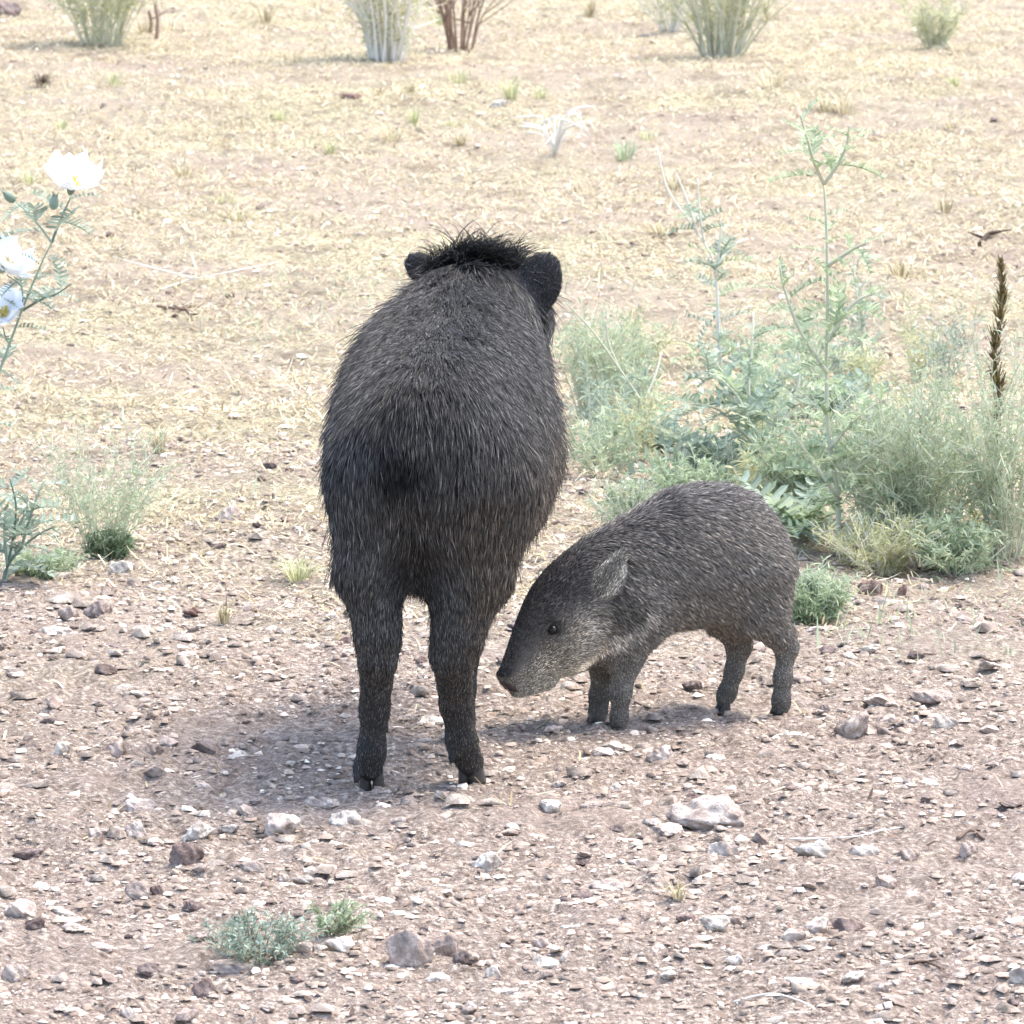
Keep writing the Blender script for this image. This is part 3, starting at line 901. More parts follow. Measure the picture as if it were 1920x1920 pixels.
# --- far shrubs along the top
shrub('far grey green broom shrub beside two brown stubs', (190, 84), 330, 330, 60, 'yellowgreen', 'palestem', 0.03, 0.0018, 16, name='broom_shrub', twigs=3, stem_r=0.002)
shrub('far pale yellow shrub with bleached stems', (728, 112), 320, 380, 60, 'yellowgreen', 'deadstem', 0.03, 0.0020, 14, name='broom_shrub', twigs=3, stem_r=0.003)
shrub('far leafless shrub of reddish brown stalks', (862, 94), 220, 340, 18, 'brownstem', 'brownstem', 0.02, 0.0014, 4, name='broom_shrub', twigs=3, stem_r=0.0035)
shrub('far green shrub with dark stems standing alone', (1352, 108), 330, 360, 60, 'yellowgreen', 'palestem', 0.026, 0.0018, 14, name='broom_shrub', twigs=3, stem_r=0.003)
shrub('far small green shrub beside the lone green shrub', (1752, 98), 150, 150, 30, 'yellowgreen', 'palestem', 0.022, 0.0017, 16, name='broom_shrub', twigs=2, stem_r=0.002)
shrub('far faint pale shrub beyond the straw', (1260, 60), 150, 170, 30, 'yellowgreen', 'deadstem', 0.026, 0.0016, 8, name='broom_shrub', twigs=3, stem_r=0.002)
for px, py, h, lab in ((281, 62, 42, 'shorter brown stub beside the far broom shrub'), (293, 72, 66, 'taller brown stub beside the far broom shrub')):
    r = G(px, py); s = ppm(r.y)
    mb = MB(); mb.tube(curve_pts([r + Vector((0, 0, -.01)), r + Vector((.004, 0, h / s * .5)), r + Vector((-.003, 0, h / s))], 4), [.006, .0058, .0056, .0054, .005, .005, .0048, .0045, .004], 6)
    mb.tube([r + Vector((0, 0, h / s * .6)), r + Vector((.03, 0, h / s * .8))], [.003, .0015], 5)
    tag(mb.build('stub', M['brownstem'], None, origin=r), lab, 'stub')
# bleached curled dead plant
r = G(1040, 292)
e = empty('dead_plant', r); tag(e, 'bleached dead plant of curled white stems on the straw', 'plant')
for k in range(26):
    a = random.uniform(0, 6.283); o_ = Vector((math.cos(a), math.sin(a), 0)); H = random.uniform(.05, .11)
    mb = MB(); mb.tube(curve_pts([r, r + o_ * .025 + Vector((0, 0, H * .8)), r + o_ * random.uniform(.03, .07) + Vector((random.gauss(0, .012), 0, H)), r + o_ * .08 + Vector((random.gauss(0, .015), 0, H * random.uniform(.4, 1.1)))], 4), [.0022 * random.uniform(.6, 1.1)] * 12 + [.0010], 5)
    mb.build('stem', M['deadstem'], e, smooth=True, origin=r)

# --- foreground plant
shrub('low grey green plant growing on an earthy hump in front', (485, 1790), 270, 100, 50, 'bluegreen', 'brownstem', 0.009, 0.0011, 16, name='low_plant', cat='plant', droop=0.2, twigs=3, stem_r=0.0009)
shrub('small upright sprig beside the low grey green plant', (612, 1770), 110, 110, 14, 'sage', 'brownstem', 0.009, 0.0012, 18, name='sprig', cat='plant', twigs=3, stem_r=0.0009, lean=0.2)

# --- dry tufts
for px, py, w, h, n, mt, lab in (
        (80, 162, 70, 40, 50, 'debris', 'brown dried tuft on the far straw'), (960, 196, 70, 55, 50, 'yellowgreen', 'olive tuft beside the far pale rock'),
        (1240, 446, 130, 40, 70, 'straw', 'broad straw tuft behind the bleached forked stalk'), (1690, 520, 110, 55, 70, 'straw', 'straw tuft among the weeds beside a dark twig'),
        (620, 292, 46, 40, 40, 'yellowgreen', 'small green tuft alone on the straw'), (420, 1170, 60, 60, 40, 'straw', 'dry tuft by the small dark red stone'),
        (300, 850, 60, 70, 40, 'straw', 'thin dry tuft beside the feathery weed'), (560, 1090, 120, 60, 80, 'yellowgreen', 'pale green tuft beside the adult thigh'),
        (1190, 640, 60, 60, 40, 'straw', 'dry tuft between the slanting stalk and the bleached stalk'), (1770, 400, 80, 50, 50, 'straw', 'straw tuft above the dark red branch'),
        (860, 150, 80, 40, 50, 'yellowgreen', 'flat olive tuft below the brown stalks'), (1440, 40, 90, 40, 50, 'straw', 'far straw tuft beside the lone green shrub'),
        (500, 48, 80, 50, 50, 'straw', 'far straw tuft between the broom shrubs'), (1170, 300, 90, 60, 60, 'sage', 'grey green tuft beside the curled dead plant'),
        (1270, 1690, 60, 50, 40, 'straw', 'dry tuft on the open dirt by the white lumpy stone')):
    tuft(lab, (px, py), w, h, n, mt)

for k in range(26):
    px, py = random.uniform(20, 1900), random.uniform(15, 420)
    tuft('small dry straw tuft standing on the far straw ground', (px, py), random.uniform(50, 120), random.uniform(22, 50), 45, random.choice(['straw', 'straw', 'yellowgreen']), group='dry tufts on the far straw ground')
# --- twigs lying about
def twig(label, pxs, rad, mat='debris', forks=2, cat='twig', name='twig'):
    pts = [G(*p) for p in pxs]
    for i, p in enumerate(pts): p.z = float(gh(p.x, p.y)) + rad * (0.7 + (0.9 if 0 < i < len(pts) - 1 else 0))
    line = curve_pts(pts, 5)
    mb = MB(); mb.tube(line, [rad * (1 - .5 * i / len(line)) for i in range(len(line))], 6)
    for k in range(forks):
        i = random.randrange(2, len(line) - 2); d = (line[i + 1] - line[i]).normalized()
        o_ = d.cross(Vector((0, 0, 1))) * random.choice((-1, 1)) + d * .6 + Vector((0, 0, .2)); l = (line[-1] - line[0]).length * .25
        mb.tube([line[i], line[i] + o_ * l * .5, line[i] + o_ * l], [rad * .6, rad * .5, rad * .2], 5)
    tag(mb.build(name, M[mat], None, smooth=True, origin=pts[0]), label, cat)
twig('dark forked twig lying on the straw beside the adult', [(295, 578), (330, 584), (372, 578)], .004, forks=5)
twig('second dark twig crossing just below the forked one', [(325, 596), (345, 592), (362, 600)], .004, forks=3)
twig('dark red broken branch on the straw beyond the weeds', [(1836, 464), (1852, 446), (1872, 440)], .006, forks=4)
twig('thin black twig on the dirt behind the young peccary', [(1712, 1230), (1735, 1234), (1760, 1233)], .0018)
twig('short black twig on the dirt beside the thin black twig', [(1842, 1247), (1858, 1245), (1868, 1243)], .0020)
twig('dark twig resting over the angular stone', [(1795, 1572), (1820, 1570), (1846, 1578)], .0028)
twig('dark twig on the open dirt near the flat grey stone', [(1705, 1810), (1735, 1812), (1770, 1820)], .0022)
twig('bleached bent stalk on the straw beside the adult', [(300, 545), (345, 530), (368, 512), (358, 476)], .0022, 'deadstem')
twig('thin dark root curling beside the young peccary front leg', [(1190, 1328), (1215, 1334), (1235, 1330)], .0016)
twig('pale straw stalk lying across the open dirt', [(1375, 1875), (1450, 1870), (1520, 1884), (1535, 1900)], .0014, 'deadstem')
twig('long thin straw stalk near the white lumpy stone', [(1480, 1580), (1600, 1572), (1660, 1562)], .0012, 'deadstem')

# ------------------------------------------------------------------ animals: bodies as smooth blended solids
def surface_nets(Fv, org, h):
    S = Fv < 0
    nxs, nys, nzs = Fv.shape
    cs = [(i, j, k) for i in (0, 1) for j in (0, 1) for k in (0, 1)]
    sub = lambda A, c: A[c[0]:nxs - 1 + c[0], c[1]:nys - 1 + c[1], c[2]:nzs - 1 + c[2]]
    cnt = sum(sub(S, c).astype(np.int8) for c in cs)
    mask = (cnt > 0) & (cnt < 8)
    nv = int(mask.sum())
    vals = {c: sub(Fv, c)[mask] for c in cs}
    acc = np.zeros((nv, 3)); num = np.zeros(nv)
    for a in cs:
        for ax in range(3):
            if a[ax] == 0:
                b = list(a); b[ax] = 1; b = tuple(b)
                fa, fb = vals[a], vals[b]
                cr = (fa < 0) != (fb < 0)
                t = np.where(cr, fa / np.where(cr, fa - fb, 1), 0)
                for m in range(3):
                    acc[:, m] += np.where(cr, a[m] + (t if m == ax else 0), 0)
                num += cr
    cell = np.argwhere(mask)
    Vv = org + (cell + acc / num[:, None]) * h
    idx = np.full(mask.shape, -1); idx[mask] = np.arange(nv)
    quads = []
    for ax in range(3):
        o1, o2 = (ax + 1) % 3, (ax + 2) % 3
        sl = [slice(None)] * 3; sl2 = [slice(None)] * 3
        sl[ax] = slice(0, -1); sl2[ax] = slice(1, None)
        A, B = S[tuple(sl)], S[tuple(sl2)]
        e = np.argwhere(A != B)
        ok = (e[:, o1] > 0) & (e[:, o2] > 0) & (e[:, o1] < Fv.shape[o1] - 1) & (e[:, o2] < Fv.shape[o2] - 1)
        e = e[ok]
        ins = A[e[:, 0], e[:, 1], e[:, 2]]
        def at(d1, d2):
            q = e.copy(); q[:, o1] += d1; q[:, o2] += d2
            return idx[q[:, 0], q[:, 1], q[:, 2]]
        Q = np.stack([at(-1, -1), at(0, -1), at(0, 0), at(-1, 0)], -1)
        Q[~ins] = Q[~ins][:, ::-1]
        quads.append(Q)
    return Vv, np.concatenate(quads)

def smin(a, b, k):
    h = np.clip(0.5 + 0.5 * (b - a) / k, 0, 1)
    return b + (a - b) * h - k * h * (1 - h)

def cone(P, a, b, ra, rb):
    a = np.array(a); b = np.array(b); ab = b - a
    t = np.clip(((P - a) @ ab) / (ab @ ab), 0, 1)
    return np.linalg.norm(P - a - t[..., None] * ab, axis=-1) - (ra + (rb - ra) * t)

def chain(P, pts):
    d = None
    for (a, ra), (b, rb) in zip(pts[:-1], pts[1:]):
        c = cone(P, a, b, ra, rb)
        d = c if d is None else smin(d, c, 0.012)
    return d

def ellip(P, c, R, r):
    """ellipsoid with axes R (rows) and radii r"""
    q = (P - np.array(c)) @ np.array(R).T / np.array(r)
    k = np.linalg.norm(q, axis=-1)
    return (k - 1) * min(r) * 0.9

def axes(up, fwd):
    u = Vector(up).normalized(); f = Vector(fwd); f = (f - u * f.dot(u)).normalized(); s = u.cross(f)
    return [list(s), list(f), list(u)]           # width, thickness, height

def sweep(s, l, z, sec):
    """body of elliptical slices; sec rows: s, centre l, centre z, radius l, radius z"""
    sec = np.array(sorted(sec)); 
    ss = np.linspace(sec[0, 0], sec[-1, 0], 400)
    def smooth(col):
        y = np.interp(ss, sec[:, 0], sec[:, col])
        ker = np.hanning(31); ker /= ker.sum()
        yp = np.concatenate([np.full(15, y[0]), y, np.full(15, y[-1])])
        return np.convolve(yp, ker, 'valid')
    cl, cz, rl, rz = [np.interp(s, ss, smooth(c)) for c in (1, 2, 3, 4)]
    rl = np.maximum(rl, 1e-3); rz = np.maximum(rz, 1e-3)
    k = np.sqrt(((l - cl) / rl) ** 2 + ((z - cz) / rz) ** 2)
    d = (k - 1) * np.minimum(rl, rz)
    end = np.maximum(sec[0, 0] - s, s - sec[-1, 0])
    return np.maximum(d, end)

def grid(lo, hi, h):
    lo = np.array(lo); hi = np.array(hi)
    n = np.ceil((hi - lo) / h).astype(int) + 1
    ax = [lo[i] + np.arange(n[i]) * h for i in range(3)]
    return np.stack(np.meshgrid(*ax, indexing='ij'), -1), lo

def sample_surface(Vv, Fq, n, weight):
    T = np.concatenate([Fq[:, [0, 1, 2]], Fq[:, [0, 2, 3]]])
    a, b, c = Vv[T[:, 0]], Vv[T[:, 1]], Vv[T[:, 2]]
    N = np.cross(b - a, c - a); ar = np.linalg.norm(N, axis=1) / 2
    # smooth vertex normals
    VN = np.zeros_like(Vv)
    for i in range(3): np.add.at(VN, T[:, i], N)
    VN /= np.linalg.norm(VN, axis=1)[:, None] + 1e-12
    w = ar * weight((a + b + c) / 3)
    ti = rng.choice(len(T), n, p=w / w.sum())
    r1, r2 = np.sqrt(rng.random(n)), rng.random(n)
    u = np.stack([1 - r1, r1 * (1 - r2), r1 * r2], -1)
    P = (Vv[T[ti]] * u[..., None]).sum(1)
    Nn = (VN[T[ti]] * u[..., None]).sum(1)
    Nn /= np.linalg.norm(Nn, axis=1)[:, None]
    return P, Nn

def make_coat(name, root, P, Nn, comb, length, lift, tint, radius, clump_n, clump=0.5, npts=6, droop=0.25, parent=None):
    n = len(P)
    comb = comb - (comb * Nn).sum(1)[:, None] * Nn
    comb /= np.linalg.norm(comb, axis=1)[:, None] + 1e-9
    side = np.cross(Nn, comb)
    jit = rng.normal(size=(n, 1)) * 0.16
    comb = comb + side * jit
    sl, cl = np.sin(lift)[:, None], np.cos(lift)[:, None]
    d0 = comb * cl + Nn * sl
    fly = rng.random(n) < 0.09
    d0[fly] += rng.normal(size=(int(fly.sum()), 3)) * 0.22 + Nn[fly] * 0.2
    d0 /= np.linalg.norm(d0, axis=1)[:, None]
    L = (length * (0.65 + 0.6 * rng.random(n)))[:, None]
    t = np.linspace(0, 1, npts)
    C = np.zeros((n, npts, 3))
    d1 = comb * 1.0 + Nn * sl * 0.25 + np.array([0, 0, -1.0]) * droop * (cl ** 2)
    d1[fly] += rng.normal(size=(int(fly.sum()), 3)) * 0.16 + Nn[fly] * 0.15
    d1 /= np.linalg.norm(d1, axis=1)[:, None]
    cur = P - Nn * np.minimum(0.0015, 0.04 * L)
    C[:, 0] = cur
    for i in range(1, npts):
        f = t[i]
        d = d0 * (1 - f) + d1 * f
        d /= np.linalg.norm(d, axis=1)[:, None]
        cur = cur + d * L / (npts - 1)
        C[:, i] = cur
    # hairs draw together into small locks, and those into larger ones
    for cn, amt in ((clump_n, clump), (max(200, clump_n // 7), clump * 0.75)):
        ci = rng.choice(n, cn, replace=False)
        kd = kdtree.KDTree(cn)
        for j, q in enumerate(ci): kd.insert(P[q], j)
        kd.balance()
        near = np.array([ci[kd.find(p)[1]] for p in P])
        pull = amt * (0.4 + 0.6 * rng.random(n)) * np.where(fly, 0.2, 1.0)
        scale_ok = np.minimum(1.0, np.minimum(L[:, 0], L[near, 0]) / np.maximum(L[:, 0], L[near, 0]))
        reach = np.linalg.norm(P - P[near], axis=1) / np.maximum(L[:, 0], 1e-4)
        scale_ok = scale_ok * np.clip(1.3 - reach, 0, 1)
        D = C[near] - P[near][:, None] + (P[near] - P)[:, None] * 0.7 + P[:, None]
        for i in range(1, npts):
            w = (pull * scale_ok * t[i] ** 1.3)[:, None]
            C[:, i] = C[:, i] * (1 - w) + D[:, i] * w
    C -= np.array(root)[None, None]
    cu = bpy.data.hair_curves.new(name)
    cu.add_curves([npts] * n)
    cu.attributes['position'].data.foreach_set('vector', C.astype(np.float32).ravel())
    ra = cu.attributes.get('radius') or cu.attributes.new('radius', 'FLOAT', 'POINT')
    prof = np.array([0.9, 1.0, 1.0, 0.9, 0.65, 0.15])[:npts]
    R = (np.asarray(radius)[:, None] * prof[None]).astype(np.float32)
    ra.data.foreach_set('value', R.ravel())
    ta = cu.attributes.new('tint', 'FLOAT_COLOR', 'CURVE')
    ta.data.foreach_set('color', np.concatenate([tint, np.ones((n, 1))], 1).astype(np.float32).ravel())
    cu.materials.append(M['hair'])
    o = bpy.data.objects.new(name, cu)
    COL.objects.link(o)
    o.parent = parent
    return o

def hoof(root, p, heading, size, parent, splay=0.35, tilt=0.0):
    """cloven hoof, two toes; p: middle of the sole on the ground"""
    mb = MB()
    h = Vector(heading).normalized(); s = Vector((-h.y, h.x, 0)) * -1
    for sg in (-1, 1):
        c = Vector(p) + s * sg * size * 0.33
        rings = []
        for z, f, w, sh in ((0.0, 0.62, 0.30, 0.10), (0.25, 0.58, 0.31, 0.06), (0.8, 0.42, 0.29, -0.05), (1.35, 0.30, 0.24, -0.14)):
            for k in range(8):
                a = 2 * math.pi * k / 8
                ca, sa = math.cos(a), math.sin(a)
                fr = f * (1.15 if ca > 0 else 0.8)
                rings.append(c + h * (ca * fr + sh) * size + s * sa * w * size * (1 - 0.45 * max(ca, 0)) + s * sg * splay * max(ca, 0) * 0.3 * size + Vector((0, 0, z * size)))
        fs = []
        for i in range(3):
            for k in range(8):
                k2 = (k + 1) % 8
                fs.append((i * 8 + k, i * 8 + k2, (i + 1) * 8 + k2, (i + 1) * 8 + k))
        fs.append(tuple(range(8))[::-1]); fs.append(tuple(24 + k for k in range(8)))
        mb.add(rings, fs)
    return mb.build('hoof', M['hoof'], parent, smooth=True, origin=root)

def np3(v): return np.array(v[:])

# ---------------------------------------------------------------- adult peccary, seen from behind
def adult():
    root = G(760, 1478); root = Vector((root.x, 0.02, float(gh(root.x, 0.02))))
    e = empty('peccary', root)
    tag(e, 'large dark grey bristly peccary standing with its rump to the viewer', 'peccary')
    sec = []
    for y, l, r, tp, bt in ((-0.115, 745, 800, 840, 900), (-0.095, 690, 870, 768, 965), (-0.055, 655, 935, 715, 1035), (0.02, 634, 985, 672, 1082),
                            (0.10, 624, 1018, 645, 1090), (0.20, 624, 1038, 615, 1088), (0.30, 626, 1040, 582, 1070), (0.40, 640, 1032, 550, 1040),
                            (0.48, 664, 1020, 530, 1000), (0.55, 704, 1005, 523, 940), (0.61, 765, 990, 530, 870), (0.66, 820, 965, 560, 790)):
        m = (tp + bt) / 2
        a, b = At(l, m, y), At(r, m, y); c, d = At((l + r) / 2, tp, y), At((l + r) / 2, bt, y)
        sec.append((y, (a.x + b.x) / 2, (c.z + d.z) / 2, (b.x - a.x) / 2, (c.z - d.z) / 2))
    Pg, lo = grid((-0.34, -0.17, -0.01), (0.16, 0.93, 0.70), 0.0055)
    Fv = sweep(Pg[..., 1], Pg[..., 0], Pg[..., 2], sec)
    # head, turned to the right and lowered in front of the shoulders
    head = smin(cone(Pg, At(885, 620, 0.60), At(905, 612, 0.68), 0.085, 0.078), cone(Pg, At(905, 612, 0.68), At(985, 690, 0.84), 0.072, 0.036), 0.03)
    head = smin(head, cone(Pg, At(965, 598, 0.66), At(998, 600, 0.68), 0.035, 0.026), 0.02)
    Fv = smin(Fv, head, 0.05)
    hipL = [(np3(At(730, 900, -0.025)), 0.066), (np3(At(702, 1060, -0.045)), 0.046), (np3(At(708, 1190, -0.060)), 0.0265), (np3(At(708, 1232, -0.060)), 0.0220),
            (np3(At(702, 1330, -0.02)), 0.0168), (np3(At(697, 1405, -0.008)), 0.0158), (np3(At(694, 1440, 0.0)), 0.0165)]
    hipR = [(np3(At(880, 900, 0.0)), 0.083), (np3(At(880, 1060, -0.01)), 0.054), (np3(At(858, 1195, -0.030)), 0.0305), (np3(At(848, 1228, -0.032)), 0.0250),
            (np3(At(856, 1320, 0.01)), 0.0190), (np3(At(865, 1385, 0.025)), 0.0175), (np3(At(880, 1428, 0.042)), 0.0175)]
    froL = [(np3(At(745, 850, 0.44)), 0.07), (np3(At(722, 1030, 0.42)), 0.038), (np3(At(716, 1180, 0.42)), 0.020), (np3(At(712, 1280, 0.42)), 0.0145), (np3(At(710, 1345, 0.42)), 0.0145)]
    froR = [(np3(At(930, 850, 0.42)), 0.075), (np3(At(892, 1030, 0.38)), 0.042), (np3(At(876, 1180, 0.36)), 0.0215), (np3(At(868, 1290, 0.36)), 0.0150), (np3(At(872, 1362, 0.36)), 0.0140)]
    for ch, k in ((hipL, 0.05), (hipR, 0.05), (froL, 0.04), (froR, 0.04)):
        Fv = smin(Fv, chain(Pg, ch), k)
    # fold between the haunches
    Fv = -smin(-Fv, chain(Pg, [(np3(At(752, 905, -0.145)), 0.018), (np3(At(768, 1000, -0.128)), 0.034), (np3(At(782, 1090, -0.10)), 0.040)]), 0.05)
    earR = (At(1006, 536, 0.60), axes(At(1026, 488, 0.60) - At(986, 592, 0.60), (0.35, -1, 0.1)), (0.034, 0.010, 0.046))
    jowl = (At(950, 575, 0.63), At(990, 596, 0.65), 0.038, 0.022)
    Fv = smin(Fv, cone(Pg, *jowl), 0.03)
    earL = (At(802, 512, 0.66), axes(At(775, 488, 0.66) - At(830, 530, 0.66), (-0.1, -1, 0.2)), (0.022, 0.010, 0.036))
    for ea in (earR, earL):
        Fv = smin(Fv, ellip(Pg, *ea), 0.014)
    # small dewclaws
    for q in (At(846, 1425, 0.01), At(668, 1462, -0.02)):
        Fv = smin(Fv, cone(Pg, q + Vector((0.004, 0.012, 0.02)), q, 0.008, 0.005), 0.006)
    Vv, Fq = surface_nets(Fv, lo, 0.0055)
    body = link('body', np_mesh('body', Vv - np3(root), Fq, M['skin']), e)
    # coat
    def regs(P):
        ear = np.minimum(ellip(P, *earR), ellip(P, *earL)) < 0.004
        hd = smin(cone(P, At(905, 612, 0.68), At(905, 612, 0.68) + Vector((0, 0.001, 0)), 0.085, 0.085), cone(P, At(905, 612, 0.68), At(985, 690, 0.84), 0.072, 0.036), 0.03) < 0.012
        hd = (hd & (P[:, 1] > 0.58)) | (cone(P, *jowl) < 0.010)
        return ear, hd & ~ear
    n = 150000
    P, N = sample_surface(Vv, Fq, n, lambda c: np.where(c[:, 2] < 0.024, 0.0, 1.0) * np.where(c[:, 1] > 0.62, 0.6, 1.0) * np.where(c[:, 2] < 0.2, 1.3, 1.0) * np.where((c[:, 1] > 0.3) & (c[:, 2] < 0.35), 0.5, 1.0))
    ear, hd = regs(P)
    z, y, x = P[:, 2], P[:, 1], P[:, 0]
    comb = np.zeros((n, 3)); comb[:, 1] = -1.0; comb[:, 2] = -0.35 - 1.0 * sstep(0.15, -0.08, y)
    ax_x = np.interp(y, [-0.1, 0.2, 0.5, 0.65], [At(775, 800, -.1).x, At(830, 700, .2).x, At(862, 600, .5).x, At(885, 600, .65).x])
    away = np.clip((x - ax_x) / 0.14, -1, 1)
    comb[:, 0] += 0.45 * away
    comb[:, 2] -= 1.0 * np.abs(away)
    leg = sstep(0.37, 0.15, z)
    comb = comb * (1 - leg)[:, None] + np.array([0, -0.12, -1.0])[None] * leg[:, None]
    length = 0.040 * np.ones(n)
    length += 0.012 * sstep(0.25, 0.45, y) * sstep(0.4, 0.5, z)           # longer over the shoulders
    length = length * (1 - leg) + 0.012 * leg
    length = length * (1 - sstep(0.17, 0.08, z)) + 0.007 * sstep(0.17, 0.08, z)
    length = length * (1 - sstep(0.06, 0.03, z)) + 0.008 * sstep(0.06, 0.03, z)
    lift = np.full(n, 0.30) + 0.12 * rng.random(n)
    lift = lift - 0.16 * leg
    length[ear] = 0.008; comb[ear] = (0.35, -0.1, 0.9); lift[ear] = 0.35
    length[hd] = 0.014
    # nape crest standing up
    crest = (~ear) & (y > 0.585) & (N[:, 2] > 0.30) & (x > At(800, 500, .6).x) & (x < At(968, 500, .6).x)
    length[crest] = 0.048 + 0.024 * rng.random(int(crest.sum()))
    nc = int(crest.sum())
    length[crest] *= 0.55 + 0.75 * rng.random(nc)
    lift[crest] = 1.3
    N[crest] = 0.35 * N[crest] + np.stack([0.12 + 0.2 * rng.normal(size=nc), -0.1 + 0.2 * rng.normal(size=nc), np.ones(nc)], -1)
    N[crest] /= np.linalg.norm(N[crest], axis=1)[:, None]
    comb[crest] = np.stack([0.5 * rng.normal(size=nc) + 0.2, np.full(nc, -0.5), np.zeros(nc)], -1)
    # colour: grizzled charcoal, a paler brown flank, dark crest, ears and shanks
    g = 0.050 + 0.045 * rng.random(n) + np.where(rng.random(n) < 0.26, 0.15 * rng.random(n), 0)
    g *= 0.80
    tint = np.stack([g * 1.03, g * 1.0, g * 0.96], -1)
    flank = (sstep(0.02, 0.10, x - ax_x) * sstep(0.50, 0.36, z))[:, None]
    tint = tint * (1 - flank) + tint * np.array([1.22, 1.08, 0.93]) * flank
    low = (sstep(0.46, 0.30, z) * 0.6)[:, None]
    tint = tint * (1 - low) + tint * np.array([1.12, 1.02, 0.92]) * low
    sh = (sstep(0.34, 0.44, y) * sstep(0.45, 0.52, z) * (~crest) * (~ear))[:, None]      # pale sheen of light painted into the shoulder fur
    tint = tint * (1 + sh * 0.5 * rng.random((n, 1)) ** 2)
    dorsal = sstep(0.075, 0.02, np.abs(x - ax_x)) * sstep(0.36, 0.46, z)          # dark mane along the spine, also painted in to offset the sunlit back
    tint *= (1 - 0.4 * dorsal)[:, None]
    dark = (crest | ear | hd)
    tint[dark] *= 0.8
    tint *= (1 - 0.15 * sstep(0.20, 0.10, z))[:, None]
    tail = np.linalg.norm(P - np3(At(742, 862, -0.11)), axis=1)
    tint *= (1 - 0.65 * sstep(0.035, 0.012, tail))[:, None]
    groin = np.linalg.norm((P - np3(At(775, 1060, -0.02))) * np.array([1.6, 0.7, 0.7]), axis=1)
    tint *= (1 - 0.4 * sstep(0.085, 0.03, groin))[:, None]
    rad = np.where(length > 0.02, 0.00033, 0.00027) * (0.8 + 0.5 * rng.random(n))
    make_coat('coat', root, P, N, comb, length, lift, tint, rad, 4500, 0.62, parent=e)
    # hooves, tail
    for ch, hd_, sz in ((hipL, (0.1, 1, 0), 0.025), (hipR, (0.45, 1, 0), 0.026), (froL, (0.1, 1, 0), 0.017), (froR, (0.2, 1, 0), 0.017)):
        q = ch[-1][0]
        hoof(root, (q[0] + 0.002, q[1] + 0.004, float(gh(q[0], q[1])) - 0.002), hd_, sz, e)
    mb = MB(); tp = At(742, 862, -0.1)
    mb.tube([tp + Vector((0, 0.03, 0.012)), tp + Vector((0, 0.0, 0.004)), tp + Vector((0.001, -0.014, -0.010)), tp + Vector((0.001, -0.018, -0.024))], [0.006, 0.005, 0.004, 0.002], 6)
    mb.build('tail', M['skin'], e, smooth=True, origin=root)
    return e
adult()

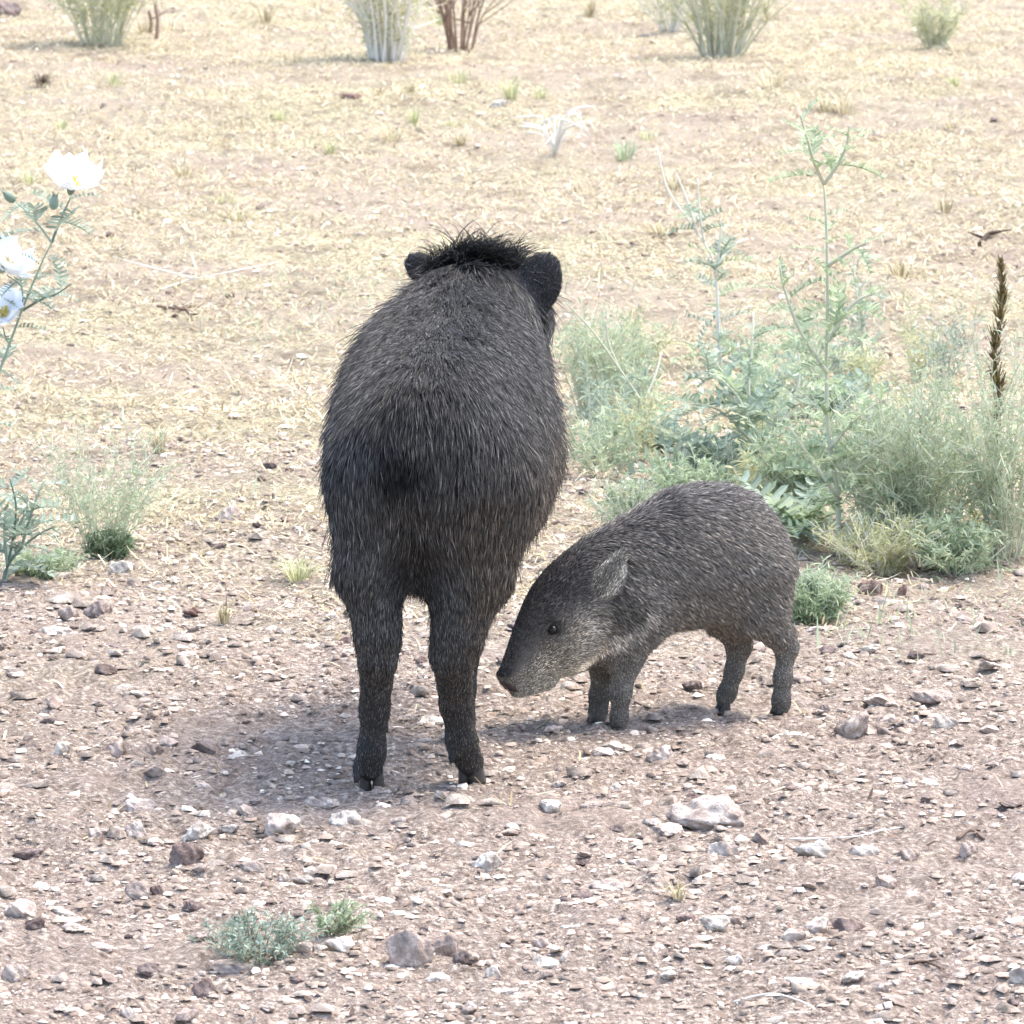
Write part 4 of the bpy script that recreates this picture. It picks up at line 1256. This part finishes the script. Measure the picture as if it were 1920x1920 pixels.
# ---------------------------------------------------------------- young peccary, side on, head lowered
def young():
    A = math.radians(26)
    hx = Vector((-math.cos(A), -math.sin(A), 0)); nr = Vector((math.sin(A), -math.cos(A), 0))   # heading, near side
    def mid(px): return 0.545 - (1420 - px) / 1430.0 * math.tan(A)
    def Q(px, py, l=0.0):
        """pixel on the animal's middle plane, moved l metres to the near side, kept under that pixel"""
        y = mid(px) - l / math.cos(A)
        return At(px, py, y)
    org = At(1420, 1000, mid(1420)); org.z = 0
    root = Vector(Q(1300, 1350)); root.z = float(gh(root.x, root.y))
    e = empty('young_peccary', root)
    tag(e, 'small brownish grey young peccary nosing the ground beside the adult', 'peccary')
    sec = []
    for px, tp, bt, rl in ((1464, 1035, 1085, 0.016), (1454, 995, 1130, 0.038), (1432, 955, 1158, 0.054), (1400, 924, 1168, 0.062), (1350, 910, 1168, 0.067), (1300, 913, 1170, 0.068),
                           (1250, 926, 1180, 0.066), (1200, 958, 1205, 0.061), (1150, 985, 1232, 0.056), (1110, 1006, 1246, 0.050), (1070, 1034, 1260, 0.050),
                           (1035, 1063, 1272, 0.048), (1005, 1098, 1286, 0.041), (985, 1136, 1294, 0.033), (968, 1182, 1295, 0.026), (955, 1222, 1292, 0.022), (944, 1258, 1282, 0.018), (938, 1266, 1278, 0.012)):
        a, b = Q(px, tp), Q(px, bt)
        s = (a - org).dot(hx)
        sec.append((s, 0.0, (a.z + b.z) / 2, rl, (a.z - b.z) / 2))
    H = 0.0038
    Pg, lo = grid((-0.05, 0.26, -0.005), (0.41, 0.72, 0.36), H)
    rel = Pg - np3(org)
    s_ = rel @ np3(hx); l_ = rel @ np3(nr)
    Fv = sweep(s_, l_, Pg[..., 2], sec)
    nf = [(np3(Q(1190, 1150, .028)), 0.035), (np3(Q(1177, 1235, .032)), 0.0180), (np3(Q(1164, 1300, .033)), 0.0115), (np3(Q(1161, 1345, .033)), 0.0095), (np3(Q(1162, 1361, .033)), 0.0100)]
    ff = [(np3(Q(1150, 1160, -.028)), 0.034), (np3(Q(1134, 1245, -.032)), 0.0180), (np3(Q(1124, 1305, -.033)), 0.0112), (np3(Q(1121, 1336, -.033)), 0.0098), (np3(Q(1121, 1348, -.033)), 0.0100)]
    nh = [(np3(Q(1412, 1075, .024)), 0.050), (np3(Q(1424, 1140, .030)), 0.031), (np3(Q(1456, 1186, .033)), 0.0175), (np3(Q(1475, 1214, .033)), 0.0130), (np3(Q(1468, 1270, .033)), 0.0100), (np3(Q(1465, 1312, .033)), 0.0100), (np3(Q(1464, 1328, .033)), 0.0105)]
    fh = [(np3(Q(1372, 1100, -.024)), 0.046), (np3(Q(1366, 1155, -.030)), 0.028), (np3(Q(1386, 1208, -.033)), 0.0155), (np3(Q(1377, 1258, -.033)), 0.0105), (np3(Q(1364, 1297, -.033)), 0.0100), (np3(Q(1358, 1312, -.033)), 0.0102)]
    for ch, k in ((nf, 0.03), (ff, 0.03), (nh, 0.03), (fh, 0.025)):
        Fv = smin(Fv, chain(Pg, ch), k)
    # cheek, brow and lower jaw
    Fv = smin(Fv, cone(Pg, Q(1060, 1190, 0.026), Q(1060, 1190, -0.026), 0.030, 0.030), 0.03)
    Fv = smin(Fv, cone(Pg, Q(1020, 1276, 0.006), Q(968, 1296, 0.004), 0.011, 0.007), 0.015)
    ea_d = Q(1168, 1036, 0.05) - Q(1116, 1114, 0.05)
    ear = (Q(1136, 1086, 0.050), axes(ea_d, nr * 1.0 + hx * 0.25), (0.0150, 0.0055, 0.022))
    eart = (Q(1152, 1060, 0.053), axes(ea_d, nr * 1.0 + hx * 0.25), (0.0105, 0.0045, 0.024))
    earf = (Q(1128, 1040, -0.045), axes(Q(1150, 985, -0.05) - Q(1118, 1078, -0.045), -nr + hx * 0.3), (0.0165, 0.0055, 0.030))
    Fv = smin(Fv, smin(ellip(Pg, *ear), ellip(Pg, *eart), 0.006), 0.008); Fv = smin(Fv, ellip(Pg, *earf), 0.008)
    # eye socket, mouth line
    sock = cone(Pg, Q(1037, 1181, 0.052), Q(1036, 1181, 0.047), 0.009, 0.006)
    Fv = -smin(-Fv, sock, 0.006)
    mouth = chain(Pg, [(np3(Q(962, 1296, 0.026)), 0.002), (np3(Q(990, 1288, 0.034)), 0.0022), (np3(Q(1014, 1274, 0.042)), 0.002)])
    Fv = -smin(-Fv, mouth, 0.003)
    Vv, Fq = surface_nets(Fv, lo, H)
    link('body', np_mesh('body', Vv - np3(root), Fq, M['young_skin']), e)
    n = 90000
    P, N = sample_surface(Vv, Fq, n, lambda c: np.where(c[:, 2] < 0.017, 0.0, 1.0) * (0.35 + 0.65 * (((c - np3(org)) @ np3(nr)) > -0.02) + 0.8 * (c[:, 2] < 0.09)))
    rel = P - np3(org); s = rel @ np3(hx); l = rel @ np3(nr); z = P[:, 2]
    iear = np.minimum(np.minimum(ellip(P, *ear), ellip(P, *eart)), ellip(P, *earf)) < 0.0025
    # position back in the photo's frame for the markings: s runs from tail to snout
    s_head = (Q(1110, 1100) - org).dot(hx); s_nose = (Q(940, 1280) - org).dot(hx)
    hf = sstep(s_head - 0.01, s_head + 0.06, s)
    snf = sstep(s_head + 0.05, s_nose - 0.015, s)
    comb = -np3(hx)[None] * np.ones((n, 1)) + np.array([0, 0, -0.75])[None]
    hcomb = -np3(hx)[None] * 0.75 + np.array([0, 0, 0.65])[None]         # on the head the hair runs up the face
    comb = comb * (1 - hf)[:, None] + hcomb * hf[:, None]
    leg = sstep(0.135, 0.09, z) * (1 - hf)
    comb = comb * (1 - leg)[:, None] + np.array([0.05, 0, -1.0])[None] * leg[:, None]
    length = 0.021 * np.ones(n)
    length = length * (1 - hf) + 0.0085 * hf
    length = length * (1 - snf) + 0.0028 * snf
    length = length * (1 - leg) + 0.0045 * leg
    length = length * (1 - sstep(0.05, 0.02, z) * (1 - hf)) + 0.004 * sstep(0.05, 0.02, z) * (1 - hf)
    lift = 0.42 + 0.2 * rng.random(n) - 0.15 * leg - 0.2 * snf
    length[iear] = 0.009; comb[iear] = np3(Q(1166, 1030, 0.06) - Q(1120, 1118, 0.05)); lift[iear] = 0.3
    g = 0.105 + 0.07 * rng.random(n) + np.where(rng.random(n) < 0.28, 0.30 * rng.random(n), 0)
    g *= 1.1
    tint = np.stack([g * 1.08, g * 0.98, g * 0.85], -1)
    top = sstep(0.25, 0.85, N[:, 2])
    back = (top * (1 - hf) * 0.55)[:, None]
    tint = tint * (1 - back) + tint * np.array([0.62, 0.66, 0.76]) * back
    # dark crown and forehead, pale cheek
    zt = np.interp(s, [q[0] for q in sorted(sec)], [q[2] + q[4] for q in sorted(sec)])
    zb = np.interp(s, [q[0] for q in sorted(sec)], [q[2] - q[4] for q in sorted(sec)])
    rel_h = (z - zb) / np.maximum(zt - zb, 1e-3)
    crown = (hf * sstep(0.52, 0.80, rel_h))[:, None]
    tint = tint * (1 - crown) + np.stack([g * 0.27, g * 0.26, g * 0.27], -1) * crown
    cheek = (hf * sstep(0.62, 0.35, rel_h) * 0.9)[:, None]
    tint = tint * (1 - cheek) + tint * np.array([2.4, 2.35, 2.2]) * cheek
    eyd = np.linalg.norm((P - np3(Q(1036, 1181, 0.047))), axis=1)
    tint *= (1 - 0.7 * sstep(0.016, 0.008, eyd))[:, None]
    lip = np.linalg.norm(P - np3(Q(1022, 1250, 0.045)), axis=1)
    tint *= (1 + 1.0 * sstep(0.022, 0.006, lip))[:, None]
    # pale collar from the shoulder down to the throat
    c0, c1 = np3(Q(1205, 1150, 0.06)), np3(Q(1085, 1250, 0.03))
    ab = c1 - c0; tt = np.clip(((P - c0) @ ab) / (ab @ ab), 0, 1)
    dc = np.linalg.norm(P - c0 - tt[:, None] * ab, axis=1)
    tint *= (1 + 1.6 * sstep(0.014, 0.004, dc))[:, None]
    shb = np.linalg.norm(P - np3(Q(1165, 1140, 0.06)), axis=1)       # darker shoulder just ahead of the collar
    tint *= (1 - 0.35 * sstep(0.035, 0.015, shb))[:, None]
    qe = (P - np3(eart[0])) @ np.array(ear[1]).T / np.array([0.013, 0.006, 0.03])
    rim = 1.0 + 1.1 * sstep(0.35, 0.9, np.abs(qe[:, 0]))
    tint[iear] = (np.stack([g * 1.1, g * 1.04, g * 0.9], -1) * rim[:, None])[iear] * (0.4 + 1.2 * rng.random((int(iear.sum()), 1)))
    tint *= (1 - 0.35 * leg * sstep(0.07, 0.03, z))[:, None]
    tint *= (1 - 0.45 * sstep(0.025, 0.0, np.abs(s_nose - s)))[:, None]
    rad = np.where(length > 0.012, 0.00030, 0.00022) * (0.8 + 0.5 * rng.random(n))
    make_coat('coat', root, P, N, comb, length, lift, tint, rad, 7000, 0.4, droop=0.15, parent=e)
    for ch in (nf, ff, nh, fh):
        q = ch[-1][0]
        hoof(root, (q[0], q[1], float(gh(q[0], q[1])) + 0.001), hx, 0.0165, e)
    # nose disc, nostrils, eyes
    mb = MB(); c = Q(957, 1285); d = (hx * 0.60 + Vector((0, 0, -0.8))).normalized(); u = (Vector((0, 0, 1)) - d * d.z).normalized(); w = d.cross(u)
    vs = []
    for t_, r_ in ((-0.010, 0.6), (-0.003, 1.0), (0.003, 1.0), (0.006, 0.75)):
        for k in range(14):
            a = 2 * math.pi * k / 14
            vs.append(c + d * t_ + (w * math.cos(a) * 0.0155 + u * math.sin(a) * 0.0165) * r_)
    fs = [(i * 14 + k, i * 14 + (k + 1) % 14, (i + 1) * 14 + (k + 1) % 14, (i + 1) * 14 + k) for i in range(3) for k in range(14)]
    fs += [tuple(range(14))[::-1], tuple(42 + k for k in range(14))]
    mb.add(vs, fs)
    nose = mb.build('nose', M['nose'], e, smooth=True, origin=root)
    for sg in (-1, 1):
        v, f = ico(2)
        mb = MB(); cc = c + d * 0.006 + w * sg * 0.0065
        mb.add([cc + d * (p[0] * 0.0012) + w * (p[1] * 0.0024) + u * (p[2] * 0.0034) for p in v], [tuple(q) for q in f])
        mb.build('nostril', M['eye'], nose, smooth=True, origin=root)
    def lateral(px, py):
        """half width of the head under this pixel"""
        p = Q(px, py); ss = (p - org).dot(hx)
        so = sorted(sec); rl = np.interp(ss, [q[0] for q in so], [q[3] for q in so])
        cz = np.interp(ss, [q[0] for q in so], [q[2] for q in so]); rz = np.interp(ss, [q[0] for q in so], [q[4] for q in so])
        return rl * math.sqrt(max(0.05, 1 - ((p.z - cz) / rz) ** 2))
    for sg in (1, -1):
        v, f = ico(3)
        mb = MB(); cc = Q(1037, 1181, sg * (lateral(1037, 1181) - 0.0015))
        mb.add([cc + Vector(p) * 0.0060 for p in v], [tuple(q) for q in f])
        mb.build('eye', M['eye'], e, smooth=True, origin=root)
young()
